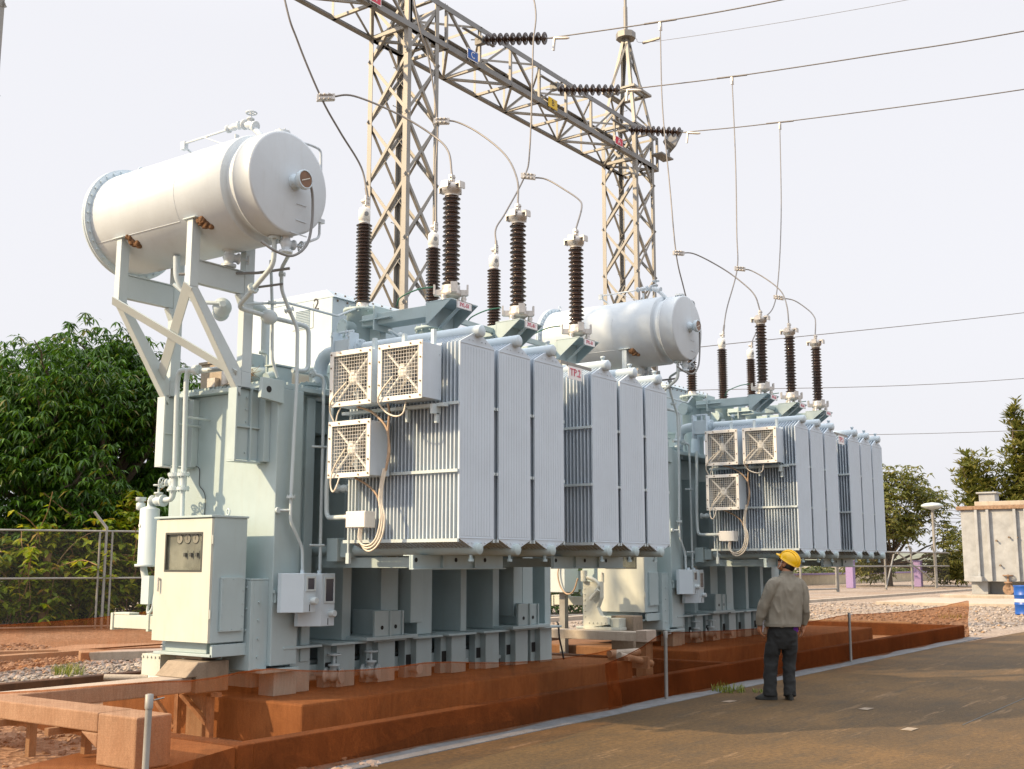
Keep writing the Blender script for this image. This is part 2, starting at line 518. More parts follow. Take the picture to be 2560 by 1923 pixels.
ORIGIN = {}
def spline(pts, sub=8):
    pts = [Vector(p) for p in pts]
    P = [pts[0] * 2 - pts[1]] + pts + [pts[-1] * 2 - pts[-2]]
    out = []
    for i in range(1, len(P) - 2):
        a, b, c, d = P[i - 1:i + 3]
        for k in range(sub):
            t = k / sub
            out.append(0.5 * ((2 * b) + (c - a) * t + (2 * a - 5 * b + 4 * c - d) * t * t + (3 * b - 3 * c + d - a) * t ** 3))
    out.append(pts[-1])
    return out

def tag(o, label, cat, group=None, kind=None):
    o['label'] = label; o['category'] = cat
    if group: o['group'] = group
    if kind: o['kind'] = kind
    return o
def thing(name, loc, label, cat, group=None):
    o = bpy.data.objects.new(name, None)
    COL.objects.link(o)
    o.location = loc; o.empty_display_size = 0.2
    ORIGIN[o.name] = Vector(loc)
    return tag(o, label, cat, group)
def struct(o):
    o['kind'] = 'structure'; return o
def dup(root, off, label, group=None):
    def rec(o, par):
        c = o.copy(); COL.objects.link(c)
        if par is not None: c.parent = par
        for ch in list(o.children): rec(ch, c)
        return c
    r = rec(root, None)
    r.location = Vector(root.location) + Vector(off)
    r['label'] = label
    if group: r['group'] = group
    return r
def text_mesh(body, size, origin, right, up, depth=0.002):
    """lettering as a mesh: centred on origin, reading along right"""
    cu = bpy.data.curves.new('lettering', 'FONT')
    cu.body = body; cu.size = size; cu.align_x = 'CENTER'; cu.align_y = 'CENTER'; cu.extrude = depth; cu.resolution_u = 3
    o = bpy.data.objects.new('lettering', cu)
    COL.objects.link(o)
    dg = bpy.context.evaluated_depsgraph_get()
    me = bpy.data.meshes.new_from_object(o.evaluated_get(dg))
    bpy.data.objects.remove(o); bpy.data.curves.remove(cu)
    r = Vector(right).normalized(); u = Vector(up).normalized(); n = r.cross(u)
    mt = Matrix(((r.x, u.x, n.x, origin[0]), (r.y, u.y, n.y, origin[1]), (r.z, u.z, n.z, origin[2]), (0, 0, 0, 1)))
    me.transform(mt)
    return me
def text_obj(name, body, size, origin, right, up, mat, parent, depth=0.002):
    base = ORIGIN.get(parent.name, Vector((0, 0, 0)))
    me = text_mesh(body, size, Vector(origin) - base, right, up, depth)
    me.name = name; me.materials.clear(); me.materials.append(M[mat])
    o = bpy.data.objects.new(name, me); COL.objects.link(o); o.parent = parent
    return o
# ------------------------------------------------------------------ THE TRANSFORMER (built once, then copied)
TB = (7.7, 8.45, 0.37)
T = thing('power_transformer', TB, 'big pale blue-grey power transformer nearest the camera, plate TP.2 between its radiators', 'transformer', 'power transformers on their concrete plinths')

def valve(name, parent, c, axis, r=0.035, wheel=None, wr=0.055, mat='light'):
    """flanged globe valve with a spoked handwheel (sub-part)"""
    c = Vector(c); a = Vector(axis).normalized()
    b = MB()
    b.lathe(c - a * 0.09, a, [(r * 1.7, 0), (r * 1.7, 0.022), (r * 0.9, 0.024), (r * 1.15, 0.06), (r * 1.5, 0.09), (r * 1.15, 0.12), (r * 0.9, 0.156), (r * 1.7, 0.158), (r * 1.7, 0.18)], 14)
    if wheel is not None:
        w_ = Vector(wheel).normalized()
        b.lathe(c, w_, [(r * 1.0, 0), (r * 0.95, r * 1.9), (r * 1.3, r * 1.95), (r * 1.3, r * 2.4), (r * 0.35, r * 2.5), (r * 0.3, r * 4.6)], 10)
    o = b.build(name, mat, parent)
    if wheel is not None:
        h = MB(); hc = c + w_ * (r * 4.4)
        u = w_.cross(Vector((0, 0, 1)))
        if u.length < 0.1: u = Vector((1, 0, 0))
        u.normalize(); v = w_.cross(u)
        n = 16
        h.tube([hc + (u * math.cos(2 * PI * k / n) + v * math.sin(2 * PI * k / n)) * wr for k in range(n)], wr * 0.17, 6, 0, True)
        for k in range(5):
            d = u * math.cos(2 * PI * k / 5) + v * math.sin(2 * PI * k / 5)
            h.tube([hc, hc + d * wr], wr * 0.11, 5)
        h.ball(hc, wr * 0.28, 5)
        if o.name in ORIGIN: h.build('handwheel', mat, o)
        else: h.build('handwheel', mat, o, 0, None)
    return o

def flange(b, c, axis, r, t=0.02, n=20, nb=8):
    c = Vector(c); a = Vector(axis).normalized()
    b.lathe(c - a * t / 2, a, [(r, 0), (r, t)], n, False)
    u = a.cross(Vector((0, 0, 1)))
    if u.length < 0.1: u = Vector((1, 0, 0))
    u.normalize(); v = a.cross(u)
    for k in range(nb):
        d = (u * math.cos(2 * PI * (k + .5) / nb) + v * math.sin(2 * PI * (k + .5) / nb)) * r * 0.84
        b.lathe(c + d - a * (t / 2 + .012), a, [(r * .1, 0), (r * .1, t + .024)], 6, False)

# --- tank
XL, XR = 7.68, 12.80
b = MB()
b.box(XL + 0.341, XR, 9.45, 9.90, 0.66, 3.33)
b.box(XL + 0.67, XR, 8.75, 9.449, 3.0, 3.33); b.box(XL + 0.341, 9.3, 9.10, 9.449, 0.66, 2.999); b.box(12.5, XR, 8.80, 9.449, 0.66, 2.999)
b.box(XL, XL + 0.34, 8.29, 9.90, 0.66, 3.33)
b.box(XL + 0.38, XL + 0.66, 8.44, 9.099, 0.66, 3.329)
b.box(XL + 0.50, XL + 0.62, 8.40, 8.44, 0.66, 3.30)
tank = b.build('tank', 'tank', T, 0.008)
b = MB()
b.box(XL - 0.10, XR + 0.1, 8.30, 10.0, 3.332, 3.375)
b.box(XL - 0.06, XR + 0.06, 8.36, 9.94, 3.377, 3.405)
for k in range(26):
    b.bolts([(XL - 0.05 + k * 0.2, 8.325, 3.375), (XL - 0.06, 8.4 + k * 0.06, 3.375)], (0, 0, 1), 0.016, 0.03)
b.build('tank_cover', 'tank', tank, 0.004)
b = MB()   # bottom plate and skids
b.box(XL - 0.12, 8.03, 8.26, 9.95, 0.60, 0.635); b.box(8.03, XR + 0.05, 8.70, 9.95, 0.60, 0.635)
b.box(XL + 0.05, XR, 8.60, 9.8, 0.44, 0.60)
b.box(XL + 0.10, XL + 0.40, 8.34, 8.55, 0.371, 0.60)
b.build('base_frame', 'tank', tank, 0.005)
b = MB()   # channels and cover strip beside the cabinet on the end wall
b.box(7.46, 7.50, 8.34, 8.72, 0.63, 1.46); b.box(7.50, XL, 8.34, 8.37, 0.63, 1.46); b.box(7.50, XL, 8.69, 8.72, 0.63, 1.46)
b.box(7.46, XL, 8.34, 8.72, 1.462, 1.48)
b.bolts([(7.46, 8.40, 0.8 + k * 0.2) for k in range(4)], (-1, 0, 0))
b.bolts([(7.56, 8.34, 0.75 + k * 0.17) for k in range(4)], (0, -1, 0), 0.014)
b.build('support_channel', 'tank', tank, 0.004)
b = MB()
b.box(XL, XL + 0.30, 8.255, 8.287, 1.34, 1.37); b.box(XL + .02, XL + 0.28, 8.26, 8.287, 1.25, 1.34)
b.build('ledge', 'tank', tank)
# lifting lug on the corner
b = MB()
b.prism([(7.44, 8.30, 3.40), (7.42, 8.30, 3.20), (7.72, 8.30, 3.17), (7.72, 8.30, 3.40)], (0, -0.045, 0))
b.mat('tank')
lug = b.build('lifting_lug', 'tank', tank, 0.004)
MB().lathe((7.52, 8.256, 3.29), (0, -1, 0), [(0.032, 0), (0.032, 0.004)], 16, False).build('lug_hole', 'slot', tank)

# --- feet and stiffener columns of the long side
for i, fx in enumerate((8.06, 8.71, 9.34, 9.97, 10.60, 11.26, 11.88, 12.43)):
    b = MB()
    b.box(fx, fx + 0.27, 8.42, 8.60, 0.371, 0.80)
    b.box(fx - 0.10, fx, 8.50, 8.60, 0.371, 0.80)
    b.box(fx + 0.10, fx + 0.14, 8.60, 9.09, 0.64, 0.80)
    b.box(fx - 0.22, fx + 0.30, 8.28, 9.09, 0.802, 0.826)
    f = b.build('foot', 'tank', T, 0.005)
    MB().box(fx - 0.085, fx - 0.006, 8.494, 8.499, 0.50, 0.62).build('notch', 'slot', f)
for x0, x1, yf, zb in ((8.86, 8.99, 8.50, 0.83), (9.46, 9.74, 8.50, 0.87), (9.84, 10.04, 8.40, 0.97), (10.06, 10.32, 8.49, 0.83), (10.87, 10.98, 8.50, 0.83), (11.51, 11.64, 8.50, 0.83),
                       (11.84, 12.03, 8.42, 0.97), (12.15, 12.38, 8.50, 0.87), (12.66, 12.80, 8.50, 0.83)):
    b = MB(); b.box(x0, x1, yf, 9.098 if x0 < 9 else 9.448, zb, 2.99)
    b.build('stiffener', 'tank', T, 0.006)
b = MB()
for k, fx in enumerate((8.33, 8.98, 9.61, 10.24, 10.87, 11.53)):
    b.box(fx + 0.02, fx + 0.22, 8.55, 8.75, 0.46, 0.50)
b.build('base_rail', 'tank', T)
for x0 in (8.92, 11.52):
    b = MB()
    b.box(x0, x0 + 0.82, 8.20, 8.75, 0.828, 0.865)
    b.box(x0 + 0.14, x0 + 0.36, 8.22, 8.25, 0.866, 1.13)
    b.box(x0 + 0.36, x0 + 0.385, 8.20, 8.75, 0.866, 1.13)
    b.box(x0 + 0.42, x0 + 0.60, 8.26, 8.29, 0.866, 1.12)
    b.box(x0 + 0.60, x0 + 0.625, 8.24, 8.75, 0.866, 1.12)
    j = b.build('jacking_pad', 'tank', T, 0.004)
    MB().lathe((x0 + 0.25, 8.219, 0.955), (0, -1, 0), [(0.022, 0), (0.022, 0.003)], 12, False).lathe((x0 + 0.51, 8.259, 0.955), (0, -1, 0), [(0.022, 0), (0.022, 0.003)], 12, False).build('bolt_hole', 'slot', j)
for vx in (8.62, 9.17):
    b = MB().tube([(vx - 0.02, 8.75, 0.50), (vx, 8.46, 0.50)], 0.03, 10)
    b.build('drain_pipe', 'light', T)
    valve('drain_valve', T, (vx, 8.37, 0.50), (0.4, -0.9, 0), 0.047, (0, 0, 1), 0.065, 'light')
MB().tube([(9.95, 8.5, 0.47), (9.95, 8.36, 0.47)], 0.035, 10).lathe((9.95, 8.37, 0.47), (0, -1, 0), [(0.055, 0), (0.055, 0.02)], 12).build('drain_pipe', 'light', T)

# --- radiators
RX = (8.44, 9.05, 9.66, 10.77, 11.37, 11.97)
RY0, RY1 = 6.42, 7.80
def fin_outline(xc, y, hw=0.265):
    return [(xc - hw, y, 1.845), (xc - 0.07, y, 1.765), (xc + 0.07, y, 1.765), (xc + hw, y, 1.845),
            (xc + hw, y, 3.665), (xc + 0.07, y, 3.765), (xc - 0.07, y, 3.765), (xc - hw, y, 3.665)]
for i, xc in enumerate(RX):
    b = MB()
    for k in range(1, 31):
        y = RY0 + 0.012 + k * (RY1 - RY0) / 30.5
        o = fin_outline(xc, y)
        b.prism(o, (0, 0.010, 0))
        for sx in (-1, 1):      # rolled vertical edges of each fin
            b.bar((xc + sx * 0.262, y + 0.005, 1.85), (xc + sx * 0.262, y + 0.005, 3.66), (1, 0, 0), (0, 1, 0), -0.004, 0.005, -0.0065, 0.0065)
    rad = b.build('radiator', 'rad', T)
    b = MB()
    b.prism(fin_outline(xc, RY0), (0, 0.020, 0))
    for k in range(11):        # pressed flutes of the outermost fin
        x = xc - 0.215 + k * 0.043
        b.bar((x, RY0, 1.87), (x, RY0, 3.63), (1, 0, 0), (0, -1, 0), -0.0185, 0.0185, 0, 0.0022)
    b.bar((xc - 0.262, RY0, 3.655), (xc + 0.262, RY0, 3.655), (0, 0, 1), (0, -1, 0), -0.004, 0.004, 0, 0.004)
    b.bar((xc - 0.262, RY0, 1.852), (xc + 0.262, RY0, 1.852), (0, 0, 1), (0, -1, 0), -0.004, 0.004, 0, 0.004)
    for zz in (3.70, 1.81):
        b.bolts([(xc + dx, RY0, zz) for dx in (-0.13, -0.07, 0.07, 0.13)], (0, -1, 0), 0.008, 0.006)
    b.build('end_fin', 'rad', rad, 0.003)
    b = MB()
    b.lathe((xc, RY0 - 0.06, 3.795), (0, 1, 0), [(0.0, 0), (0.05, 0.003), (0.060, 0.012), (0.060, 1.50)], 20)
    flange(b, (xc, 7.93, 3.795), (0, 1, 0), 0.10, 0.05)
    b.tube([(xc, 7.9, 3.795), (xc, 8.48, 3.795), (xc, 8.52, 3.30)] if i == 0 else [(xc, 7.9, 3.795), (xc, 8.50, 3.795), (xc, 8.52, 3.40)], 0.072, 14, 0.18)
    if i >= 2:
        b.lathe((xc, RY0 + 0.02, 3.85), (0, 0, 1), [(0.018, 0), (0.018, 0.03), (0.028, 0.03), (0.028, 0.05), (0.012, 0.055)], 8)
    b.build('top_header', 'blue_paint', rad)
    b = MB()
    b.lathe((xc, RY0 - 0.045, 1.752), (0, 1, 0), [(0.0, 0), (0.046, 0.003), (0.056, 0.012), (0.056, 1.62)], 20)
    b.lathe((xc - 0.02, RY0 + 0.05, 1.70), (0, 0, -1), [(0.016, 0), (0.016, 0.035), (0.026, 0.035), (0.026, 0.06)], 8)
    flange(b, (xc, 8.02, 1.752), (0, 1, 0), 0.09, 0.05)
    b.tube([(xc, 7.9, 1.752), (xc, 8.76, 1.752)], 0.05, 12)
    b.build('bottom_header', 'tank', rad)
    b = MB()
    for z in (2.462, 3.085):
        for sx in (-1, 1):
            b.box(xc + sx * 0.270, xc + sx * 0.292, RY0 + 0.004, RY1 + 0.02, z - 0.014, z + 0.014)
    for sx in (-1, 1):
        b.box(xc + sx * 0.258, xc + sx * 0.284, RY0 + 0.004, RY1 + 0.04, 1.815, 1.846)
    b.build('tie_bar', 'light', rad)
for xa, xb in ((RX[0] - 0.29, RX[2] - 0.05), (RX[3] - 0.25, RX[5] + 0.1)):
    b = MB()
    b.box(xa, xb, 6.97, 6.985, 1.565, 1.70); b.box(xa, xb, 6.93, 6.97, 1.565, 1.578); b.box(xa, xb, 6.985, 7.06, 1.69, 1.70)
    for x in (xa + 0.003, xa + 0.45, xa + 0.95):
        b.box(x, x + 0.012, 6.94, 6.97, 1.578, 1.70)
    o = b.build('radiator_bracket', 'tank', T, 0.003)
    bb = MB()
    for x in (xa + 0.08, xa + 0.68, xa + 1.15): bb.lathe((x, 6.969, 1.655), (0, -1, 0), [(0.022, 0), (0.022, 0.003)], 10, False)
    bb.build('bolt_hole', 'slot', o)
    b = MB(); b.box(xa + 0.3, xa + 0.4, 6.99, 8.5, 1.58, 1.68); b.box(xb - 0.3, xb - 0.2, 6.99, 8.5, 1.58, 1.68)
    b.build('bracket_arm', 'tank', T)
# connecting valve boxes of the first radiator
b = MB()
b.box(8.30, 8.40, 7.95, 8.16, 3.66, 3.88); b.box(8.28, 8.42, 8.16, 8.19, 3.60, 3.97); b.box(8.28, 8.42, 7.93, 7.95, 3.62, 3.95)
b.bolts([(8.28, 8.175, 3.65), (8.28, 8.175, 3.92), (8.28, 7.94, 3.65), (8.28, 7.94, 3.9)], (-1, 0, 0), 0.014)
b.tube([(8.36, 8.05, 3.88), (8.36, 8.05, 3.99)], 0.016, 8); b.tube([(8.36, 7.95, 3.97), (8.36, 8.15, 3.97)], 0.014, 8)
b.build('header_valve', 'blue_paint', T, 0.004)
b = MB(); b.box(8.30, 8.46, 8.05, 8.20, 1.64, 1.87); b.box(8.34, 8.44, 7.93, 8.05, 1.68, 1.84)
b.build('header_valve', 'tank', T, 0.006)
b = MB()
b.tube([(8.4, 7.5, 3.93), (9.2, 7.9, 3.95), (10.6, 7.95, 3.95), (12.2, 7.95, 3.95)], 0.014, 8)
for x in (8.9, 9.35, 10.2, 11.3): b.box(x, x + 0.02, 7.9, 7.96, 3.80, 3.95)
b.ball((8.82, 7.72, 3.97), 0.035, 6)
b.build('vent_pipe', 'light', T)

# --- cooling fans
def fan(y0, z0):
    y1, z1 = y0 + 0.54, z0 + 0.54
    xf, xb = 7.82, 8.115
    b = MB()
    fr = 0.047
    b.box(xf, xf + 0.012, y0, y1, z0, z0 + fr); b.box(xf, xf + 0.012, y0, y1, z1 - fr, z1)
    b.box(xf, xf + 0.012, y0, y0 + fr, z0 + fr, z1 - fr); b.box(xf, xf + 0.012, y1 - fr, y1, z0 + fr, z1 - fr)
    f = b.build('cooling_fan', 'white', T, 0.003)
    b = MB()
    t = 0.006; m = 0.014
    b.box(xf + 0.0125, xb, y0 + m, y0 + m + t, z0 + m, z1 - m); b.box(xf + 0.0125, xb, y1 - m - t, y1 - m, z0 + m, z1 - m)
    b.box(xf + 0.0125, xb, y0 + m + t, y1 - m - t, z0 + m, z0 + m + t); b.box(xf + 0.0125, xb, y0 + m + t, y1 - m - t, z1 - m - t, z1 - m)
    b.box(xb - 0.012, xb, y0 + m - 0.01, y1 - m + 0.01, z1 - m + 0.0005, z1 + 0.01)
    b.bolts([(xb - 0.03, y0 + m, z0 + 0.1), (xb - 0.03, y0 + m, z1 - 0.1)], (0, -1, 0), 0.007, 0.006)
    b.build('casing', 'rad', f, 0.002)
    b = MB(); q0 = []; q1 = []; yc, zc = (y0 + y1) / 2, (z0 + z1) / 2
    for k in range(32):
        a = 2 * PI * (k + .5) / 32; cs, sn = math.cos(a), math.sin(a); e = 0.245 / max(abs(cs), abs(sn))
        q0.append(Vector((xf + 0.20, yc + 0.235 * cs, zc + 0.235 * sn))); q1.append(Vector((xf + 0.20, yc + e * cs, zc + e * sn)))
    b.ring_tube([q1, q0, [p + Vector((0.07, 0, 0)) for p in q0]], False, False)
    b.build('shade_shroud', 'galv_dark', f)  # dark ring added to deepen the shade inside the fan
    b = MB()
    n = 14; w0 = y0 + fr - 0.01; w1 = y1 - fr + 0.01; h0 = z0 + fr - 0.01; h1 = z1 - fr + 0.01
    for k in range(n + 1):
        y = w0 + (w1 - w0) * k / n; z = h0 + (h1 - h0) * k / n
        b.tube([(xf + 0.018, y, h0), (xf + 0.018, y, h1)], 0.0024, 5)
        b.tube([(xf + 0.0225, w0, z), (xf + 0.0225, w1, z)], 0.0024, 5)
    b.build('guard_mesh', 'white', f)
    yc, zc = (y0 + y1) / 2, (z0 + z1) / 2
    b = MB()
    for sy, sz in ((-1, -1), (1, 1), (-1, 1), (1, -1)):
        e = Vector((xf + 0.055, yc + sy * 0.205, zc + sz * 0.205))
        b.tube([(xf + 0.055, yc + sy * 0.04, zc + sz * 0.04), e], 0.013, 8)
        b.ball(e, 0.016, 5)
    b.build('motor_strut', 'white', f)
    b = MB()
    b.lathe((xf + 0.035, yc, zc), (1, 0, 0), [(0.018, 0), (0.052, 0.004), (0.058, 0.02), (0.058, 0.10), (0.045, 0.11)], 16)
    b.box(xf + 0.03, xf + 0.06, yc - 0.022, yc + 0.022, zc + 0.03, zc + 0.075)
    b.build('motor', 'white', f)
    b = MB()
    for k in range(5):
        a = 2 * PI * k / 5 + 0.5
        d = Vector((0, math.cos(a), math.sin(a))); e = Vector((0, -math.sin(a), math.cos(a)))
        c = Vector((xf + 0.16, yc, zc)); x = Vector((1, 0, 0))
        q = [c + d * 0.05 - e * 0.03 - x * 0.02, c + d * 0.05 + e * 0.03 + x * 0.02, c + d * 0.215 + e * 0.10 + x * 0.035, c + d * 0.225 - e * 0.02 - x * 0.015, c + d * 0.205 - e * 0.06 - x * 0.045]
        b.prism(q, x * 0.004)
    b.build('blade', 'galv', f)
    b = MB()
    nb = [(xf, y0 + 0.02, z) for z in (z0 + 0.03, z0 + 0.16, z1 - 0.16, z1 - 0.03)] + [(xf, y1 - 0.02, z) for z in (z0 + 0.03, z0 + 0.16, z1 - 0.16, z1 - 0.03)]
    nb += [(xf, y, z) for y in (y0 + 0.14, y1 - 0.14) for z in (z0 + 0.022, z1 - 0.022)]
    b.bolts(nb, (-1, 0, 0), 0.009, 0.008)
    b.build('bolt', 'bolt', f)
    return f
fan(7.20, 3.10); fan(6.58, 3.10); fan(7.20, 2.42)
b = MB()
b.box(8.06, 8.13, 6.52, 7.18, 3.05, 3.08); b.box(8.00, 8.12, 6.60, 6.63, 2.98, 3.07); b.box(8.06, 8.10, 6.60, 6.63, 2.90, 2.99); b.box(8.06, 8.1, 6.95, 6.98, 2.93, 3.06)
b.build('fan_bracket', 'light', T)
b = MB()
b.box(8.06, 8.13, 7.18, 7.80, 3.055, 3.085); b.tube([(8.1, 7.71, 3.07), (8.1, 7.71, 1.66)], 0.012, 8); b.box(8.085, 8.12, 7.69, 7.73, 1.62, 1.72)
b.build('fan_bracket', 'light', T)
for y in (6.66, 7.02, 7.40):
    MB().box(8.08, 8.12, y, y + 0.035, 3.64, 3.79).build('fan_hanger', 'light', T)
b = MB()
for d in (0, 0.028, 0.052):
    b.curve([(7.985 - d * .3, y + d * .35, z) for y, z in ((7.14, 2.50), (7.18, 2.33), (7.185, 2.18), (7.15 + d * .3, 2.05), (7.17 + d * .6, 1.89), (7.24 + d * .4, 1.78 + d * .6), (7.34, 1.735 + d), (7.42 - d * .2, 1.78 + d * .5), (7.44, 1.86), (7.43, 1.96))], 0.010, 6, 6)
b.build('fan_cable', 'cream_cable', T)
b = MB(); b.curve([(7.98, y, z) for y, z in ((7.52, 3.11), (7.34, 3.05), (7.18, 2.93), (7.12, 2.82), (7.11, 2.66), (7.14, 2.48))], 0.012, 6); b.build('fan_cable', 'brown_cable', T)
b = MB(); b.curve([(7.98, y, z) for y, z in ((7.13, 3.11), (7.11, 3.02), (7.12, 2.85), (7.10, 2.66), (7.14, 2.48))], 0.012, 6); b.build('fan_cable', 'brown_cable', T)
b = MB(); b.curve([(7.98, y, z) for y, z in ((7.53, 2.43), (7.38, 2.36), (7.26, 2.27), (7.20, 2.16))], 0.011, 6); b.build('fan_cable', 'brown_cable', T)
b = MB(); b.curve([(7.80, 6.92, 3.32), (7.79, 7.04, 3.20), (7.80, 7.09, 3.11), (7.86, 7.07, 3.03), (7.86, 6.99, 2.98), (7.86, 6.90, 2.96), (7.86, 6.83, 2.99), (7.88, 6.82, 3.09)], 0.008, 6); b.build('fan_lead', 'cream_cable', T)
b = MB(); b.curve([(7.80, 7.50, 3.32), (7.79, 7.62, 3.22), (7.80, 7.70, 3.14), (7.84, 7.74, 3.06), (7.86, 7.71, 2.97)], 0.008, 6); b.build('fan_lead', 'cream_cable', T)
b = MB(); b.curve([(7.86, 7.62, 3.10), (7.86, 7.66, 3.04), (7.86, 7.68, 2.97)], 0.007, 6); b.build('fan_lead', 'cream_cable', T)
b = MB(); b.curve([(7.80, 7.49, 2.69), (7.79, 7.60, 2.55), (7.80, 7.67, 2.43), (7.80, 7.67, 2.34), (7.80, 7.64, 2.29), (7.80, 7.60, 2.33), (7.82, 7.58, 2.42)], 0.008, 6); b.build('fan_lead', 'cream_cable', T)
b = MB(); b.box(7.95, 8.09, 7.36, 7.61, 1.955, 2.11)
b.lathe((7.99, 7.61, 2.06), (0, 1, 0), [(0.03, 0), (0.03, .02), (0.022, .02), (0.022, .05)], 10)
jb = b.build('junction_box', 'white', T, 0.006)
MB().box(7.945, 7.9495, 7.365, 7.605, 1.96, 2.105).build('lid', 'white', jb, 0.003)
b = MB()
b.tube([(8.2, 8.07, 3.38), (8.15, 8.07, 2.37), (8.15, 8.06, 2.065), (8.02, 7.66, 2.06)], 0.024, 10, 0.08)
b.build('conduit', 'light', T)
b = MB()
b.box(10.04, 10.06, 6.43, 6.45, 3.69, 3.73); b.bar((9.90, 6.44, 3.72), (10.52, 6.44, 3.715), (0, 1, 0), (0, 0, 1), -.006, .006, -.016, .016)
sb = b.build('sign_bracket', 'galv', T)
b = MB(); b.box(10.03, 10.30, 6.420, 6.426, 3.555, 3.695)
np_ = b.build('name_plate', 'sign_white', T)
LET = text_obj('lettering', 'TP.2', 0.115, (10.165, 6.418, 3.627), (1, 0, 0), (0, 0, 1), 'ink_red', np_)

# --- conservator (expansion tank) on its frame
CX, CZ = 7.13, 5.14
b = MB()
b.lathe((CX, 7.64, CZ), (0, 1, 0), [(0.0, 0), (0.465, 0.0), (0.486, 0.008), (0.490, 0.02), (0.490, 0.215), (0.499, 0.217), (0.499, 0.235), (0.455, 0.237), (0.455, 0.355), (0.515, 0.357), (0.525, 0.365), (0.525, 2.335)], 72)
cons = b.build('conservator', 'cons', T)
b = MB()
b.lathe((CX, 9.975, CZ), (0, 1, 0), [(0.525, 0), (0.585, 0), (0.585, 0.022), (0.57, 0.023), (0.57, 0.03), (0.585, 0.031), (0.585, 0.055), (0, 0.056)], 64, True)
for k in range(36):
    a = 2 * PI * k / 36
    b.lathe((CX + 0.556 * math.cos(a), 9.958, CZ + 0.556 * math.sin(a)), (0, 1, 0), [(0.012, 0), (0.012, 0.09)], 6, False)
b.tube([(CX + 0.05 + 0.035 * math.cos(t * PI / 6), 9.97, CZ + 0.61 + 0.035 * math.sin(t * PI / 6)) for t in range(12)], 0.007, 6, 0, True)
b.build('end_flange', 'blue_paint', cons)
b = MB()   # weld seams standing proud of the shell
def on_shell(a, y, r=0.5265): return (CX - r * math.sin(a), y, CZ - r * math.cos(a))
a0 = 0.96
b.tube([on_shell(a0, 8.66), on_shell(a0, 9.97)], 0.0035, 5)
b.tube([on_shell(a0 + t * 0.12, 8.66) for t in range(9)], 0.0022, 5)
b.build('weld_seam', 'cons', cons)
g = MB()
g.lathe((CX + 0.06, 7.64, 5.16), (0, -1, 0), [(0.075, 0), (0.075, 0.02), (0.055, 0.022), (0.055, 0.09), (0.085, 0.095), (0.092, 0.11), (0.092, 0.15), (0.080, 0.155), (0.080, 0.148)], 28)
gau = g.build('level_gauge', 'blue_paint', cons)
b = MB().lathe((CX + 0.06, 7.494, 5.16), (0, -1, 0), [(0.078, 0), (0.078, 0.003)], 28, False)
b.build('dial', 'dial', gau)
b = MB(); c = Vector((CX + 0.06, 7.489, 5.16))
b.bar(c - Vector((0.05, 0, 0.022)), c + Vector((0.05, 0, 0.022)), (-.4, 0, .9), (0, -1, 0), -0.004, 0.004, 0, 0.002)
b.build('needle', 'dial_white', gau)
b = MB()
b.curve([(7.24, 7.52, 5.15), (7.30, 7.53, 5.12), (7.345, 7.55, 5.0), (7.35, 7.56, 4.77), (7.29, 7.56, 4.56), (7.14, 7.58, 4.43), (6.97, 7.62, 4.44), (6.86, 7.7, 4.52)], 0.013, 8)
b.build('gauge_hose', 'galv_dark', cons)
b = MB()
for z in (4.96, 4.80): b.box(7.22, 7.345, 7.632, 7.64, z, z + 0.008)
b.box(7.15, 7.36, 7.63, 7.64, 4.665, 4.673)
b.build('hose_clip', 'cons', cons)
b = MB()   # filler pipe and valves on the top
b.tube([(7.10, 7.95, 5.60), (7.06, 8.00, 5.68), (7.05, 8.06, 5.735), (7.05, 8.12, 5.78)], 0.028, 10, 0.04)
b.tube([(7.05, 8.18, 5.83), (7.05, 8.42, 5.82), (7.05, 9.12, 5.82), (7.10, 9.13, 5.79), (7.14, 8.95, 5.64)], 0.012, 8, 0.03)
b.beam((7.06, 8.79, 5.815), (7.10, 8.42, 5.645), 0.05, 0.008)
b.box(7.08, 7.13, 8.37, 8.38, 5.62, 5.77)
b.box(7.03, 7.08, 9.08, 9.14, 5.76, 5.84)
b.build('filler_pipe', 'cons', cons)
valve('filler_valve', cons, (7.05, 8.13, 5.79), (0, 1, 0.35), 0.030, (0.1, 0, 1), 0.050, 'cons')
valve('filler_valve', cons, (7.05, 8.36, 5.825), (0, 1, 0.0), 0.024, None, 0.05, 'cons')
b = MB()
flange(b, (7.13, 7.76, 5.655), (0, 0, 1), 0.075, 0.022)
b.cyl((7.13, 7.76, 5.60), (7.13, 7.76, 5.65), 0.045)
b.tube([(7.16, 7.78, 5.63), (7.52, 7.78, 5.66), (7.66, 7.78, 5.655), (7.67, 7.78, 5.40), (7.67, 7.78, 4.76), (7.40, 7.78, 4.62), (7.18, 7.80, 4.60)], 0.013, 8, 0.05)
b.box(7.62, 7.72, 7.76, 7.80, 4.91, 4.95)
b.build('balance_pipe', 'cons', cons)
valve('balance_valve', cons, (7.20, 7.74, 4.585), (0, 0, 1), 0.038, (1, -0.2, 0), 0.05, 'cons')
valve('outlet_valve', cons, (7.13, 8.45, 4.545), (0, 0, 1), 0.042, (1, -0.5, 0), 0.04, 'cons')
random.seed(8)
for (x0, y0, z0) in ((6.80, 8.40, 4.70), (6.82, 9.47, 4.68)):
    b = MB()
    for k in range(26):
        t = random.random() * 0.42; a = 0.88 - 0.38 * t + random.uniform(-.07, .07) * (1 - .7 * t)
        b.ball((CX - 0.53 * math.sin(a), y0 - 0.20 * t + random.uniform(-.03, .02), CZ - 0.53 * math.cos(a)), random.uniform(0.02, 0.036) * (1.1 - .5 * t), 4)
    b.build('mud_nest', 'nest', cons)
